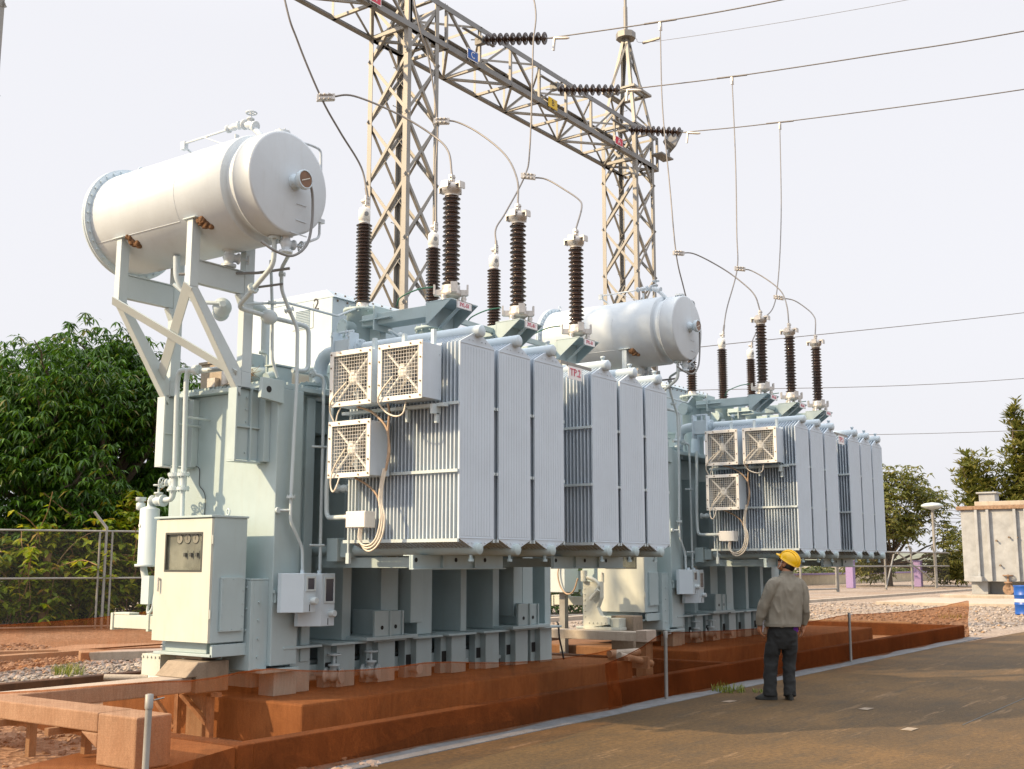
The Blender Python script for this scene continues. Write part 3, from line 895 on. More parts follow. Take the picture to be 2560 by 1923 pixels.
# frame
for (y0, y1, zt, zc) in ((8.45, 8.53, 4.83, 4.44), (9.53, 9.61, 4.82, 4.455)):
    b = MB()
    b.box(6.68, 6.78, y0, y1, 4.18, zt)
    b.box(6.66, 6.74, y0 - 0.05, y1 + 0.05, zt, zt + 0.012)
    b.prism([(6.68, y0, 4.18), (6.78, y0, 4.18), (7.34, y0, 3.46), (7.34, y0, 3.22), (7.28, y0, 3.30)], (0, y1 - y0, 0))
    b.build('frame_leg', 'light', T, 0.004)
    b = MB()
    b.box(7.34, 7.46, y0, y1, 3.46, 4.80)
    b.prism([(7.28, y0, 3.30), (7.34, y0, 3.46), (7.46, y0, 3.46), (7.46, y0, 3.30)], (0, y1 - y0, 0)) if False else None
    b.box(7.342, 7.46, y0, y1, 3.30, 3.46)
    b.prism([(7.34, y0, 4.22), (7.34, y0, 4.10), (7.28, y0, 4.22)], (0, y1 - y0, 0))
    b.build('frame_leg', 'light', T, 0.004)
    b = MB()
    b.box(6.78, 7.34, y0 + 0.006, y1 - 0.006, 4.225, zc)
    b.box(6.78, 7.40, y0 - 0.012, y1 + 0.012, zc + 0.001, zc + 0.012)
    b.build('cross_beam', 'light', T, 0.003)
    b = MB()
    b.box(7.28, 7.30, y0 - 0.01, y1 + 0.03, 2.60, 3.298)
    b.box(7.30, XL, y0 + 0.03, y0 + 0.05, 2.61, 3.298)
    b.box(7.30, XL, y0, y1 + 0.02, 3.30, 3.315); b.box(7.28, XL, y0 - 0.01, y1 + 0.03, 2.585, 2.60)
    b.box(7.475, 7.495, y0, y0 + 0.03, 2.60, 3.30); b.box(7.30, XL, y0 + 0.005, y0 + 0.03, 2.92, 2.935)
    b.box(7.60, XL, y0 - 0.06, y1 + 0.06, 2.60, 3.30)
    b.bolts([(7.44, y0 + 0.03, z) for z in (2.68, 2.98, 3.1, 3.22)], (0, -1, 0), 0.011, 0.012)
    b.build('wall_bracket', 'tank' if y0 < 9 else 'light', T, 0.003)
b = MB()
def inclined(p0, p1):
    b.bar(p0, p1, Vector((1, 0, .75)).normalized(), (Vector(p1) - Vector(p0)).normalized().cross(Vector((1, 0, .75)).normalized()), -0.007, 0.007, -0.05, 0.05)
inclined((6.66, 9.60, 4.19), (7.27, 8.44, 3.42))
b.build('brace', 'light', T, 0.002)
b = MB()
inclined((6.675, 8.47, 4.19), (7.27, 9.60, 3.47))
b.build('brace', 'light', T, 0.002)

# --- pipework from conservator to tank
def pipe(name, pts, r, bend=0.06, mat='light', fl=(), n=10):
    b = MB(); b.tube(pts, r, n, bend)
    for c, a, fr in fl: flange(b, c, a, fr, 0.022)
    return b.build(name, mat, T)
pipe('oil_pipe', [(7.13, 7.82, 4.66), (7.13, 7.82, 4.38), (7.18, 8.36, 4.05), (7.60, 8.33, 4.02), (7.92, 8.30, 4.01), (8.07, 8.30, 4.0), (8.08, 8.30, 3.55), (7.88, 8.32, 3.53)], 0.024, 0.08,
     fl=(((7.13, 7.82, 4.635), (0, 0, 1), 0.06), ((7.155, 8.12, 4.20), (0.1, 0.85, -0.5), 0.055), ((7.52, 8.335, 4.022), (1, 0, 0), 0.06)))
b = MB(); b.ball((7.56, 8.33, 4.02), 0.075, 8, (1.2, 1, 1)); b.build('gas_relay', 'light', T)
pipe('oil_pipe', [(7.62, 8.40, 4.62), (7.66, 8.40, 4.12), (7.68, 8.40, 3.62), (7.76, 8.40, 3.45)], 0.016, 0.05, fl=(((7.655, 8.40, 4.19), (0, 0, 1), 0.04),))
pipe('oil_pipe', [(7.40, 7.9, 4.56), (7.58, 8.20, 4.50), (7.59, 8.20, 4.28), (7.70, 8.20, 4.10), (7.82, 8.20, 3.93), (7.83, 8.20, 3.38), (7.80, 8.20, 2.30)], 0.019, 0.06, fl=(((7.70, 8.2, 4.10), (0.6, 0, -1), 0.05), ((7.59, 8.20, 4.44), (0, 0, 1), 0.035)))
pipe('oil_pipe', [(7.36, 8.46, 4.13), (7.84, 8.40, 4.23), (8.58, 8.40, 4.22), (8.95, 8.5, 4.38)], 0.013, 0.02)
pipe('oil_pipe', [(7.75, 8.9, 4.27), (7.96, 8.9, 4.27), (8.03, 8.9, 4.20), (8.04, 8.9, 3.4)], 0.045, 0.08, fl=(((7.78, 8.9, 4.27), (1, 0, 0), 0.075),))
pipe('oil_pipe', [(6.9, 8.9, 4.40), (7.36, 8.30, 4.42), (7.5, 8.0, 4.45)], 0.014, 0.02, 'galv_dark')
pipe('oil_pipe', [(7.42, 8.42, 4.30), (7.56, 8.15, 4.33)], 0.012, 0.01, 'galv_dark')
pipe('sample_pipe', [(7.80, 8.20, 2.30), (7.80, 8.20, 2.03), (7.96, 8.19, 1.77), (7.97, 8.19, 1.54)], 0.017, 0.05, fl=(((7.80, 8.2, 2.26), (0, 0, 1), 0.045),))
b = MB(); b.tube([(7.80, 8.20, 2.13), (7.70, 8.29, 2.13)], 0.014, 8); b.lathe((7.70, 8.28, 2.13), (0, -1, 0), [(0.03, 0), (0.03, 0.02)], 10); b.build('pipe_clamp', 'light', T)
pipe('sample_pipe', [(8.05, 8.25, 3.52), (8.20, 8.2, 3.50), (8.21, 8.2, 3.0), (8.215, 8.2, 1.53)], 0.017, 0.05, fl=(((8.08, 8.24, 3.52), (1, 0, 0), 0.045),))
b = MB()
for z in (2.78, 1.80): b.tube([(8.10, 8.24, z), (8.24, 8.17, z)], 0.012, 8)
b.build('pipe_clamp', 'light', T)
valve('sample_valve', T, (8.30, 7.98, 2.36), (0, 1, 0), 0.028, None, 0.04)
# bell-shaped relays seen under the frame
b = MB()
b.lathe((7.22, 8.62, 4.13), (0.6, 0.8, -0.1), [(0.03, 0), (0.035, 0.05), (0.085, 0.07), (0.095, 0.12), (0.085, 0.17), (0.04, 0.19), (0.04, 0.24), (0.075, 0.25), (0.085, 0.30), (0.07, 0.36), (0.03, 0.37)], 18)
b.tube([(7.0, 9.1, 4.35), (7.1, 8.9, 4.16), (7.22, 8.66, 4.14)], 0.02, 8, .05)
b.tube([(6.98, 9.05, 4.62), (6.99, 9.05, 4.40), (7.12, 9.0, 4.20)], 0.035, 10, .08)
b.build('oil_relay', 'blue_paint', T)
# equipment on the tank cover
b = MB()
b.box(7.80, 8.02, 8.47, 8.60, 3.41, 3.58); b.box(7.78, 8.06, 8.45, 8.62, 3.582, 3.60)
b.tube([(7.70, 8.50, 3.45), (7.78, 8.50, 3.48)], 0.05, 12)
b.build('relay_box', 'tank', T, 0.006)
b = MB()
b.cyl((8.36, 8.55, 3.405), (8.36, 8.55, 3.46), 0.10); flange(b, (8.36, 8.55, 3.46), (0, 0, 1), 0.12, 0.03)
b.tube([(8.08, 8.42, 3.55), (8.28, 8.40, 3.55), (8.42, 8.38, 3.55), (8.46, 8.38, 3.42)], 0.016, 8, 0.04)
b.build('cover_fitting', 'tank', T)
b = MB()
b.box(7.66, 7.80, 9.05, 9.45, 3.41, 3.66); b.box(7.64, 7.82, 9.03, 9.47, 3.662, 3.69)
b.build('terminal_box', 'conc_pale', T, 0.006)
b = MB()
b.lathe((7.62, 9.0, 3.41), (0, 0, 1), [(0.05, 0), (0.05, 0.14), (0.035, 0.15), (0.025, 0.22)], 12); b.lathe((7.62, 8.92, 3.41), (0, 0, 1), [(0.035, 0), (0.03, 0.18), (0.015, 0.2)], 10)
b.box(7.60, 7.72, 9.15, 9.27, 3.405, 3.50)
b.build('thermometer_pocket', 'alu', T)
b = MB()
random.seed(3)
for k in range(160):      # dry grass of a bird's nest on the cover
    a = random.uniform(0, 2 * PI); r = random.uniform(0, 0.14)
    p = Vector((7.62 + 0.5 * r * math.cos(a), 8.76 + r * math.sin(a), 3.41 + random.uniform(0, 0.16)))
    d = Vector((random.uniform(-1, 1) * .6, random.uniform(-1, 1), random.uniform(-.7, .5))).normalized() * random.uniform(0.05, 0.14)
    b.tube([p, p + d], 0.0022, 3)
b.build('bird_nest', 'stem', T)
b = MB()
b.lathe((7.86, 8.78, 3.50), (1, -0.4, 0), [(0.02, -.12), (0.10, -0.11), (0.11, 0.0), (0.11, 0.12), (0.05, 0.14)], 16)
b.box(7.78, 7.92, 8.80, 9.0, 3.41, 3.74)
b.tube([(7.80, 8.60, 3.42), (7.80, 8.60, 3.72), (7.74, 8.66, 3.73)], 0.016, 8, 0.04)
b.build('pressure_relief', 'tank', T)
# pipes down the end wall, breather and valves at the left
b = MB()
for y in (9.30, 9.44):
    b.tube([(7.40, 8.72, 3.53), (7.38, 9.05, 3.53), (7.36, y - 0.02, 3.57), (7.36, y, 3.45), (7.38, y, 2.50)], 0.026, 10, 0.07)
    b.tube([(7.38, y, 2.50), (7.38, y, 2.36)], 0.035, 10)
    flange(b, (7.38, y, 2.50), (0, 0, 1), 0.062, 0.03); flange(b, (7.38, y, 2.36), (0, 0, 1), 0.062, 0.03)
    b.tube([(7.38, y, 3.02), (XL, y, 3.02)] if y > 9.4 else [(7.38, y, 3.08), (XL, y, 3.08)], 0.012, 8)
b.tube([(7.38, 9.30, 2.36), (7.38, 9.29, 2.02)], 0.022, 10)
b.tube([(7.38, 9.44, 2.36), (7.38, 9.46, 2.26), (7.38, 9.56, 2.255), (7.38, 9.74, 2.25)], 0.028, 10, 0.06)
flange(b, (7.34, 9.12, 3.54), (0, 1, 0), 0.05, 0.05)
b.build('breather_pipe', 'light', T)
valve('breather_valve', T, (7.38, 9.47, 2.43), (0, 0, 1), 0.030, (-0.2, 1, 0), 0.048, 'light')
valve('breather_valve', T, (7.38, 9.68, 2.25), (0, 1, 0), 0.036, (0, 0, 1), 0.05, 'light')
b = MB()
b.lathe((7.36, 9.78, 1.60), (0, 0, 1), [(0.115, -0.012), (0.125, -0.01), (0.125, 0.015), (0.098, 0.017), (0.098, 0.565), (0.09, 0.575), (0.03, 0.60), (0.03, 0.66)], 24)
b.tube([(7.36, 9.84, 1.585), (7.36, 9.80, 1.46)], 0.035, 8)
b.box(7.30, 7.40, 9.66, 9.78, 1.22, 1.5)
b.tube([(7.33, 9.74, 1.40), (7.33, 9.68, 1.30), (7.34, 9.72, 1.12), (7.34, 9.64, 1.16), (7.35, 9.62, 1.34)], 0.014, 8, 0.05)
b.lathe((7.32, 9.88, 2.16), (0, 0, 1), [(0.03, 0), (0.045, 0.01), (0.045, 0.07), (0.03, 0.075), (0.03, 0.09), (0.052, 0.092), (0.052, 0.13)], 12)
br = b.build('breather', 'light', T)
MB().lathe((7.262, 9.80, 2.0), (-1, 0.15, 0), [(0.001, 0), (0.018, 0), (0.018, 0.006)], 10).build('sight_glass', 'dial_white', br)
b = MB()
b.box(7.30, 7.42, 9.24, 10.20, 0.975, 1.105); b.box(7.285, 7.435, 10.20, 10.235, 0.955, 1.125); b.box(7.285, 7.435, 9.62, 9.655, 0.955, 1.125)
b.box(7.30, 7.42, 9.95, 10.2, 1.107, 1.13)
b.build('cable_duct', 'cab', T, 0.004)
b = MB()
b.curve([(7.66, 9.50, 2.62), (7.67, 9.42, 2.58), (7.67, 9.41, 2.42), (7.67, 9.35, 2.36), (7.67, 9.31, 2.28), (7.67, 9.31, 2.06)], 0.004, 5)
b.build('thin_cable', 'black', T)

# --- control cabinet on the end wall
b = MB()
cx0, cx1, cy0, cy1, cz0, cz1 = 7.045, 7.44, 8.40, 9.21, 0.90, 2.045
b.box(cx0, cx1, cy0, cy1, cz0, cz1)
b.box(cx0 + 0.06, cx1 + 0.02, cy0 + 0.12, cy1 - 0.1, 0.80, cz0)
cab = b.build('control_cabinet', 'tank', T, 0.006)
MB().box(cx0 - 0.045, cx1 + 0.01, cy0 - 0.01, cy1 + 0.02, cz1, cz1 + 0.02).build('cabinet_roof', 'tank', cab, 0.003)
wy0, wy1, wz0, wz1 = 8.53, 9.06, 1.55, 1.905
b = MB(); xd0, xd1 = cx0 - 0.028, cx0 - 0.001
b.box(xd0, xd1, cy0 + 0.005, wy0, cz0 + 0.005, cz1 - 0.012); b.box(xd0, xd1, wy1, cy1 - 0.003, cz0 + 0.005, cz1 - 0.012)
b.box(xd0, xd1, wy0, wy1, cz0 + 0.005, wz0); b.box(xd0, xd1, wy0, wy1, wz1, cz1 - 0.012)
door = b.build('cabinet_door', 'cab', cab)
b = MB()
for (a0, a1, c0_, c1_) in ((wy0 - .006, wy0 + 0.012, wz0 - .006, wz1 + .006), (wy1 - 0.012, wy1 + .006, wz0 - .006, wz1 + .006), (wy0 + .012, wy1 - .012, wz0 - .006, wz0 + 0.012), (wy0 + .012, wy1 - .012, wz1 - 0.012, wz1 + .006)):
    b.box(xd0 - 0.003, xd0 + 0.01, a0, a1, c0_, c1_)
b.build('window_gasket', 'dark', cab)
MB().box(xd0 + 0.012, xd0 + 0.016, wy0, wy1, wz0, wz1).build('window', 'glass', cab)
b = MB(); b.box(xd1 - 0.0005, xd1 + 0.0003, wy0, wy1, wz0, wz1)
b.mat('cab')
b.build('instrument_panel', 'cab', cab)
b = MB()
for k in range(4):
    y = wy0 - 0.01 + k * 0.115
    b.mat('dial_white'); b.lathe((xd1 - 0.001, y + 0.02, 1.85), (-1, 0, 0), [(0.042, 0), (0.042, 0.006)], 18, False)
    b.mat('dark'); b.lathe((xd1 - 0.0012, y + 0.02, 1.85), (-1, 0, 0), [(0.048, 0), (0.048, 0.004)], 18, False); b.box(xd1 - 0.0082, xd1 - 0.0072, y + 0.017, y + 0.023, 1.84, 1.875)
for k in range(3):
    y = wy0 + 0.09 + k * 0.085
    b.mat('dark'); b.box(xd1 - 0.02, xd1 - 0.001, y - 0.014, y + 0.014, 1.685, 1.72); b.box(xd1 - 0.004, xd1 - 0.001, y - 0.03, y - 0.026, 1.66, 1.74)
b.build('instrument', 'dark', cab)
b = MB(); b.tube([(xd0 - 0.02, 9.12, 1.49), (xd0 - 0.022, 9.12, 1.36)], 0.009, 8); b.tube([(xd0, 9.12, 1.475), (xd0 - 0.022, 9.12, 1.475)], 0.012, 8)
b.build('door_handle', 'alu', cab)
b = MB()
for z in (1.80, 1.12): b.tube([(xd0 + 0.01, cy0 - 0.004, z), (xd0 + 0.01, cy0 - 0.004, z + 0.08)], 0.009, 8)
b.build('hinge', 'cab', cab)
b = MB(); b.box(7.13, 7.405, cy0 - 0.03, cy0 - 0.001, 1.0, 1.495)
b.bolts([(x, cy0 - 0.03, z) for x in (7.15, 7.385) for z in (1.02, 1.14, 1.25, 1.37, 1.475)] + [(7.265, cy0 - 0.03, 1.02), (7.265, cy0 - 0.03, 1.475)], (0, -1, 0), 0.007, 0.005)
b.build('side_plate', 'tank', cab, 0.003)
b = MB(); b.box(7.06, 7.50, cy0 - 0.005, cy1 + 0.02, 0.775, 0.80); b.box(7.06, 7.55, cy0 - 0.012, cy0 + 0.02, 0.775, 0.885); b.box(7.48, 7.6, cy0, cy0 + .3, 0.74, 0.775)
b.build('cabinet_bracket', 'tank', cab, 0.003)
b = MB()
b.tube([(7.30, 8.52, 2.065 + 0.03 + 0.025 * math.sin(t * PI / 5)) if False else (7.30, 8.52 + 0.022 * math.cos(2 * PI * t / 10), 2.105 + 0.03 * math.sin(2 * PI * t / 10)) for t in range(10)], 0.008, 6, 0, True)
b.build('lifting_eye', 'light', cab)
# two operating boxes at the corner
for (x0, x1, z0, z1, yf, wz, kz) in ((7.66, 7.97, 1.16, 1.53, 8.00, (1.36, 1.50), 1.27), (7.925, 8.27, 1.02, 1.525, 8.04, (1.24, 1.49), 1.14)):
    b = MB()
    xm = x0 + (x1 - x0) * 0.48
    b.prism([(x0, yf + 0.15, z0), (xm, yf, z0), (x1, yf, z0), (x1, yf + 0.2, z0), (x0, yf + 0.2, z0)], (0, 0, z1 - z0))
    b.lathe((x0 + .22, yf + .1, z1), (0, 0, 1), [(0.02, 0), (0.02, .03)], 10)
    bx = b.build('operating_box', 'blue_paint', T, 0.005)
    b = MB(); fr = 0.018
    wx0, wx1 = xm + 0.025, x1 - 0.012
    for q in ((wx0, wx1, wz[0], wz[0] + fr), (wx0, wx1, wz[1] - fr, wz[1]), (wx0, wx0 + fr, wz[0] + fr, wz[1] - fr), (wx1 - fr, wx1, wz[0] + fr, wz[1] - fr)):
        b.box(q[0], q[1], yf - 0.012, yf - 0.0005, q[2], q[3])
    b.build('window_frame', 'light', bx)
    MB().box(wx0 + fr, wx1 - fr, yf - 0.006, yf - 0.0006, wz[0] + fr, wz[1] - fr).build('window', 'dglass', bx)
    MB().lathe(((xm + x1) / 2 + 0.03, yf, kz), (0, -1, 0), [(0.034, 0), (0.034, 0.06), (0.028, 0.066)], 16).build('knob', 'light', bx)
    MB().box((xm + x1) / 2 - 0.004, (xm + x1) / 2 + 0.004, yf - 0.003, yf - 0.0004, z0 + 0.012, z0 + 0.075).build('slot', 'slot', bx)
    b = MB(); b.box(x0 + 0.14, x1 - 0.06, yf + 0.2, 8.29 if x0 < 7.8 else 8.44, z0 + 0.1, z1 - 0.1)
    b.build('box_bracket', 'tank', bx)

# --- cable box behind the turrets
b = MB()
bx0, bx1, by0, by1, bz0, bz1 = 9.25, 11.0, 9.14, 10.55, 3.86, 4.66
b.box(bx0, bx1, by0, by1, bz0, bz1)
b.prism([(bx0, by0 - 0.03, bz1 + .001), (bx0, by0 + 0.10, bz1 + 0.10), (bx0, by1, bz1 + 0.10), (bx0, by1, bz1 + .001)], (bx1 - bx0, 0, 0))
b.box(bx0 + 0.4, bx1 - 0.4, by0 + 0.05, 9.9, 3.41, bz0)
cb = b.build('cable_box', 'blue_paint', T, 0.008)
b = MB()
b.bolts([(bx0 + 0.08 + k * 0.16, by0, bz1 - 0.03) for k in range(11)], (0, -1, 0), 0.012, 0.012)
b.bolts([(bx0 + 0.08 + k * 0.16, by0 + 0.035, bz1 + 0.055) for k in range(11)], (0, -0.6, 0.8), 0.012, 0.012)
b.build('bolt', 'bolt', cb)
b = MB()
for k in range(11): b.bar((bx0, 9.50, 4.36 + k * 0.020), (bx0, 9.74, 4.36 + k * 0.020), (-0.8, 0, -0.6), (-0.6, 0, 0.8), 0, 0.012, 0, 0.003)
b.build('louvre', 'blue_paint', cb)
MB().box(bx0 - 0.002, bx0, 9.44, 9.446, 4.33, 4.62).box(bx0 - 0.002, bx0, 9.44, 9.78, 4.33, 4.335).build('panel_edge', 'dark', cb)
text_obj('number', '2', 0.20, (bx0 - 0.002, 9.40, 4.60), (0, -1, 0), (0, 0, 1), 'ink', cb)

# --- bushings on turrets, surge arresters on their arms
def sheds(z0, z1, rc, rs, n, alt=1.0):
    p = [(rc, z0)]; h = (z1 - z0) / n
    for k in range(n):
        z = z0 + k * h; r = rs if k % 2 == 0 else rs * alt
        p += [(rc, z + h * 0.16), (r * 0.97, z + h * 0.34), (r, z + h * 0.42), (r * 0.96, z + h * 0.50), (rc, z + h * 0.86)]
    p.append((rc, z1)); return p
AX = (9.20, 10.43, 11.68)
for i, x in enumerate(AX):
    yb = 8.62
    b = MB()
    b.lathe((x, yb, 3.405), (0, 0, 1), [(0.175, 0), (0.175, 0.985), (0.215, 0.99), (0.215, 1.02), (0.10, 1.022)], 32)
    for k in range(12):
        a = 2 * PI * k / 12
        b.lathe((x + 0.195 * math.cos(a), yb + 0.195 * math.sin(a), 4.37), (0, 0, 1), [(0.011, 0), (0.011, 0.075)], 6, False)
    tu = b.build('turret', 'tank', T)
    b = MB()
    b.lathe((x - 0.10, yb, 4.20 - 0.02), (-1, 0.25, 0), [(0.088, 0), (0.088, 0.16), (0.105, 0.162), (0.105, 0.185)], 22)
    for k in range(8):
        a = 2 * PI * k / 8
        d = Vector((0.2425, 0.970, 0)) * math.cos(a) + Vector((0, 0, 1)) * math.sin(a)
        p = Vector((x - 0.10, yb, 4.18)) + Vector((-0.970, 0.2425, 0)) * 0.185 + d * 0.088
        b.lathe(p, (-1, 0.25, 0), [(0.009, 0), (0.009, 0.008)], 6, False)
    b.build('terminal_cover', 'tank', tu)
    b = MB()
    b.lathe((x, yb, 4.425), (0, 0, 1), [(0.095, 0), (0.075, 0.005), (0.072, 0.06), (0.068, 0.08)], 24)
    bu = b.build('bushing', 'alu', T)
    b = MB(); b.lathe((x, yb, 0), (0, 0, 1), sheds(4.505, 5.43, 0.062, 0.092, 23, 0.96), 28); b.build('porcelain', 'porc', bu)
    b = MB(); b.lathe((x, yb, 5.43), (0, 0, 1), [(0.058, 0), (0.058, 0.035), (0.066, 0.04), (0.066, 0.155), (0.055, 0.18), (0.02, 0.195), (0.018, 0.22)], 24)
    b.build('cap', 'white', bu)
    MB().lathe((x - 0.03, yb - 0.052, 5.53), (-0.35, -1, 0), [(0.026, 0), (0.026, 0.014)], 14, False).build('oil_sight', 'galv_dark', bu)
    b = MB(); b.box(x - 0.03, x + 0.035, yb - 0.045, yb - 0.03, 5.64, 5.75); b.lathe((x - .01, yb - 0.03, 5.69), (0, 1, 0), [(0.03, 0), (0.03, 0.05)], 12)
    b.bolts([(x - 0.012, yb - 0.045, 5.67), (x + 0.018, yb - 0.045, 5.67), (x - 0.012, yb - 0.045, 5.72), (x + 0.018, yb - 0.045, 5.72)], (0, -1, 0), 0.008, 0.01)
    b.build('terminal', 'alu', bu)
    # arm
    b = MB()
    b.box(x - 0.17, x - 0.155, 7.50, 8.47, 4.185, 4.31); b.box(x - 0.155, x + 0.06, 7.50, 8.47, 4.298, 4.31); b.box(x - 0.155, x + 0.06, 7.50, 8.47, 4.185, 4.197)
    b.box(x - 0.22, x + 0.08, 8.24, 8.26, 4.12, 4.39); b.box(x - 0.22, x - 0.172, 8.02, 8.46, 4.235, 4.247)
    b.box(x - 0.24, x + 0.22, 7.485, 7.50, 4.08, 4.31)
    b.box(x - 0.24, x + 0.22, 7.16, 7.50, 4.312, 4.325)
    for xx in (x - 0.24, x + 0.208): b.prism([(xx, 7.485, 4.08), (xx, 7.485, 4.31), (xx, 7.17, 4.31)], (0.012, 0, 0))
    b.bar((x - 0.02, 7.485, 4.08), (x - 0.02, 7.17, 4.31), (1, 0, 0), (0, .6, .8), -0.03, 0.03, 0, 0.01)
    b.box(x - 0.06, x + 0.04, 8.3, 8.45, 3.9, 4.184)
    arm = b.build('arrester_arm', 'tank', T, 0.003)
    b = MB(); b.box(x - 0.16, x + 0.09, 7.146, 7.152, 4.235, 4.318); pl = b.build('plate', 'sign_white', arm)
    b = MB()
    for q in ((x - 0.16, x + 0.09, 4.235, 4.239), (x - 0.16, x + 0.09, 4.314, 4.318), (x - 0.16, x - 0.156, 4.239, 4.314), (x + 0.086, x + 0.09, 4.239, 4.314)): b.box(q[0], q[1], 7.143, 7.1455, q[2], q[3])
    b.build('plate_rim', 'galv', arm)
    base = ORIGIN[arm.name]
    text_obj('plate_lettering', '3YL-S1', 0.058, (x - 0.035, 7.144, 4.276), (1, 0, 0), (0, 0, 1), 'ink_red', arm)
    ya = 7.34
    b = MB()
    for sx, sy in ((-0.12, 0.0), (0.08, -0.11), (0.08, 0.11), (0.14, 0.02)):
        b.lathe((x + sx - .02, ya + sy, 4.325), (0, 0, 1), [(0.03, 0), (0.036, 0.012), (0.022, 0.022), (0.030, 0.045), (0.024, 0.075)], 12)
    b.lathe((x - .02, ya, 4.39), (0, 0, 1), [(0.085, 0), (0.115, 0.02), (0.11, 0.05), (0.095, 0.09), (0.098, 0.125), (0.085, 0.13)], 20)
    for a in (0.3, 2.2, 4.0, 5.4):
        d = Vector((math.cos(a), math.sin(a), 0)); c = Vector((x - .02, ya, 4.44))
        b.bar(c + d * 0.09, c + d * 0.175, d.cross(Vector((0, 0, 1))), (0, 0, 1), -0.03, 0.03, -0.03, 0.03)
        b.bar(c + d * 0.165, c + d * 0.185, d.cross(Vector((0, 0, 1))), (0, 0, 1), -0.035, 0.035, -0.02, 0.085)
    ar = b.build('surge_arrester', 'alu', T)
    b = MB(); b.lathe((x - .02, ya, 0), (0, 0, 1), sheds(4.52, 5.50, 0.064, 0.098, 19, 0.92), 28); b.build('porcelain', 'porc', ar)
    b = MB()
    b.lathe((x - .02, ya, 5.50), (0, 0, 1), [(0.075, 0), (0.075, 0.03), (0.10, 0.045), (0.108, 0.09), (0.10, 0.13), (0.06, 0.14), (0.02, 0.145)], 22)
    for a in (0.2, 1.5, 3.3, 4.6):
        d = Vector((math.cos(a), math.sin(a), 0)); c = Vector((x - .02, ya, 5.59))
        b.bar(c + d * 0.09, c + d * 0.155, d.cross(Vector((0, 0, 1))), (0, 0, 1), -0.04, 0.04, 0.02, 0.045)
        b.bar(c + d * 0.145, c + d * 0.16, d.cross(Vector((0, 0, 1))), (0, 0, 1), -0.04, 0.04, -0.03, 0.03)
    b.build('top_casting', 'alu', ar)
    b = MB(); b.box(x - 0.05, x + 0.01, ya - 0.02, ya + 0.02, 5.64, 5.74); b.bolts([(x - 0.05, ya, 5.67), (x - 0.05, ya, 5.71)], (-1, 0, 0), 0.012, 0.014)
    b.bolts([(x - 0.03, ya - .02, 5.67), (x - 0.005, ya - .02, 5.71)], (0, -1, 0), 0.01, 0.014)
    b.build('terminal', 'alu', ar)
    b = MB(); b.curve([(x - 0.06, 7.55, 4.53), (x - 0.16, 7.68, 4.50), (x - 0.24, 7.85, 4.42), (x - 0.22, 7.92, 4.34)], 0.008, 6)
    b.build('earth_lead', 'green_cable', T)
    if i < 2:
        b = MB(); b.bar((x + 0.08, 7.60, 4.26), (x + 1.08, 7.60, 4.245), (0, 1, 0), (0, 0, 1), -0.02, 0.02, -0.03, 0.03)
        b.build('arm_link', 'tank', T, 0.003)
# earthing wire down the far end
b = MB(); b.curve([(12.95, 8.5, 0.85), (12.86, 8.42, 0.82), (12.82, 8.38, 0.66), (12.85, 8.36, 0.5), (12.86, 8.34, 0.38)], 0.012, 6)
b.build('earth_cable', 'black', T)

# ------------------------------------------------------------------ the second transformer is a copy further along the row
T2 = dup(T, (8.15, 0, 0), 'second pale blue-grey transformer, further back behind the man in the yellow helmet', 'power transformers on their concrete plinths')
for o in list(T2.children):
    if o.name.startswith('name_plate'):
        for c in o.children:
            me = text_mesh('TP.1', 0.115, Vector((10.165, 6.418, 3.627)) - Vector(TB), (1, 0, 0), (0, 0, 1))
            me.materials.clear(); me.materials.append(M['ink_red']); c.data = me
# ------------------------------------------------------------------ GROUND
def sheet(name, x0, x1, y0, y1, z, mat, n=1):
    b = MB(); b.add([(x0, y0, z), (x1, y0, z), (x1, y1, z), (x0, y1, z)], [(0, 1, 2, 3)])
    return struct(b.build(name, mat))
sheet('ground', -900, 1500, -900, 1500, -0.012, 'gravel')
b = MB(); b.prism([(-25, 6.50, 0), (-25, -40, 0), (60, -40, 0), (60, 4.6, 0), (30.5, 6.22, 0), (24, 6.50, 0)], (0, 0, -0.10))
struct(b.build('pavement', 'pave'))
b = MB(); b.box(-25, 27.0, 6.505, 6.84, -0.1, 0.006)
for k in range(22): b.box(1.0 + k * 1.2, 1.012 + k * 1.2, 6.51, 6.835, 0.0062, 0.0075)
struct(b.build('drain_cover', 'drain'))
b = MB(); b.box(-10, 200, 18.2, 18.5, -0.1, 0.10)
struct(b.build('far_kerb', 'conc_pale'))

# pit kerb walls and plinths
k1 = MB()
k1.box(6.22, 27.0, 6.86, 7.02, -0.2, 0.262)
k1.box(6.06, 6.22, 6.86, 12.5, -0.2, 0.262)
k1.box(14.95, 15.13, 7.02, 12.5, -0.2, 0.258)
k1.box(26.84, 27.0, 7.02, 12.5, -0.2, 0.262)
k1.box(6.06, 27.0, 12.5, 12.66, -0.2, 0.262)
tag(k1.build('pit_wall', 'conc_dark', None, 0.012), 'long low stained concrete kerb wall around the gravel pits of both transformers', 'wall')
p1 = MB(); p1.box(7.50, 13.48, 7.66, 10.6, -0.2, 0.37)
tag(p1.build('transformer_plinth', 'conc_rust', None, 0.02), 'broad raised concrete plinth carrying the nearest transformer', 'plinth', 'concrete transformer plinths')
p2 = MB(); p2.box(15.30, 23.0, 7.60, 10.6, -0.2, 0.37)
tag(p2.build('transformer_plinth', 'conc_rust', None, 0.02), 'broad raised concrete plinth carrying the further transformer behind the man', 'plinth', 'concrete transformer plinths')
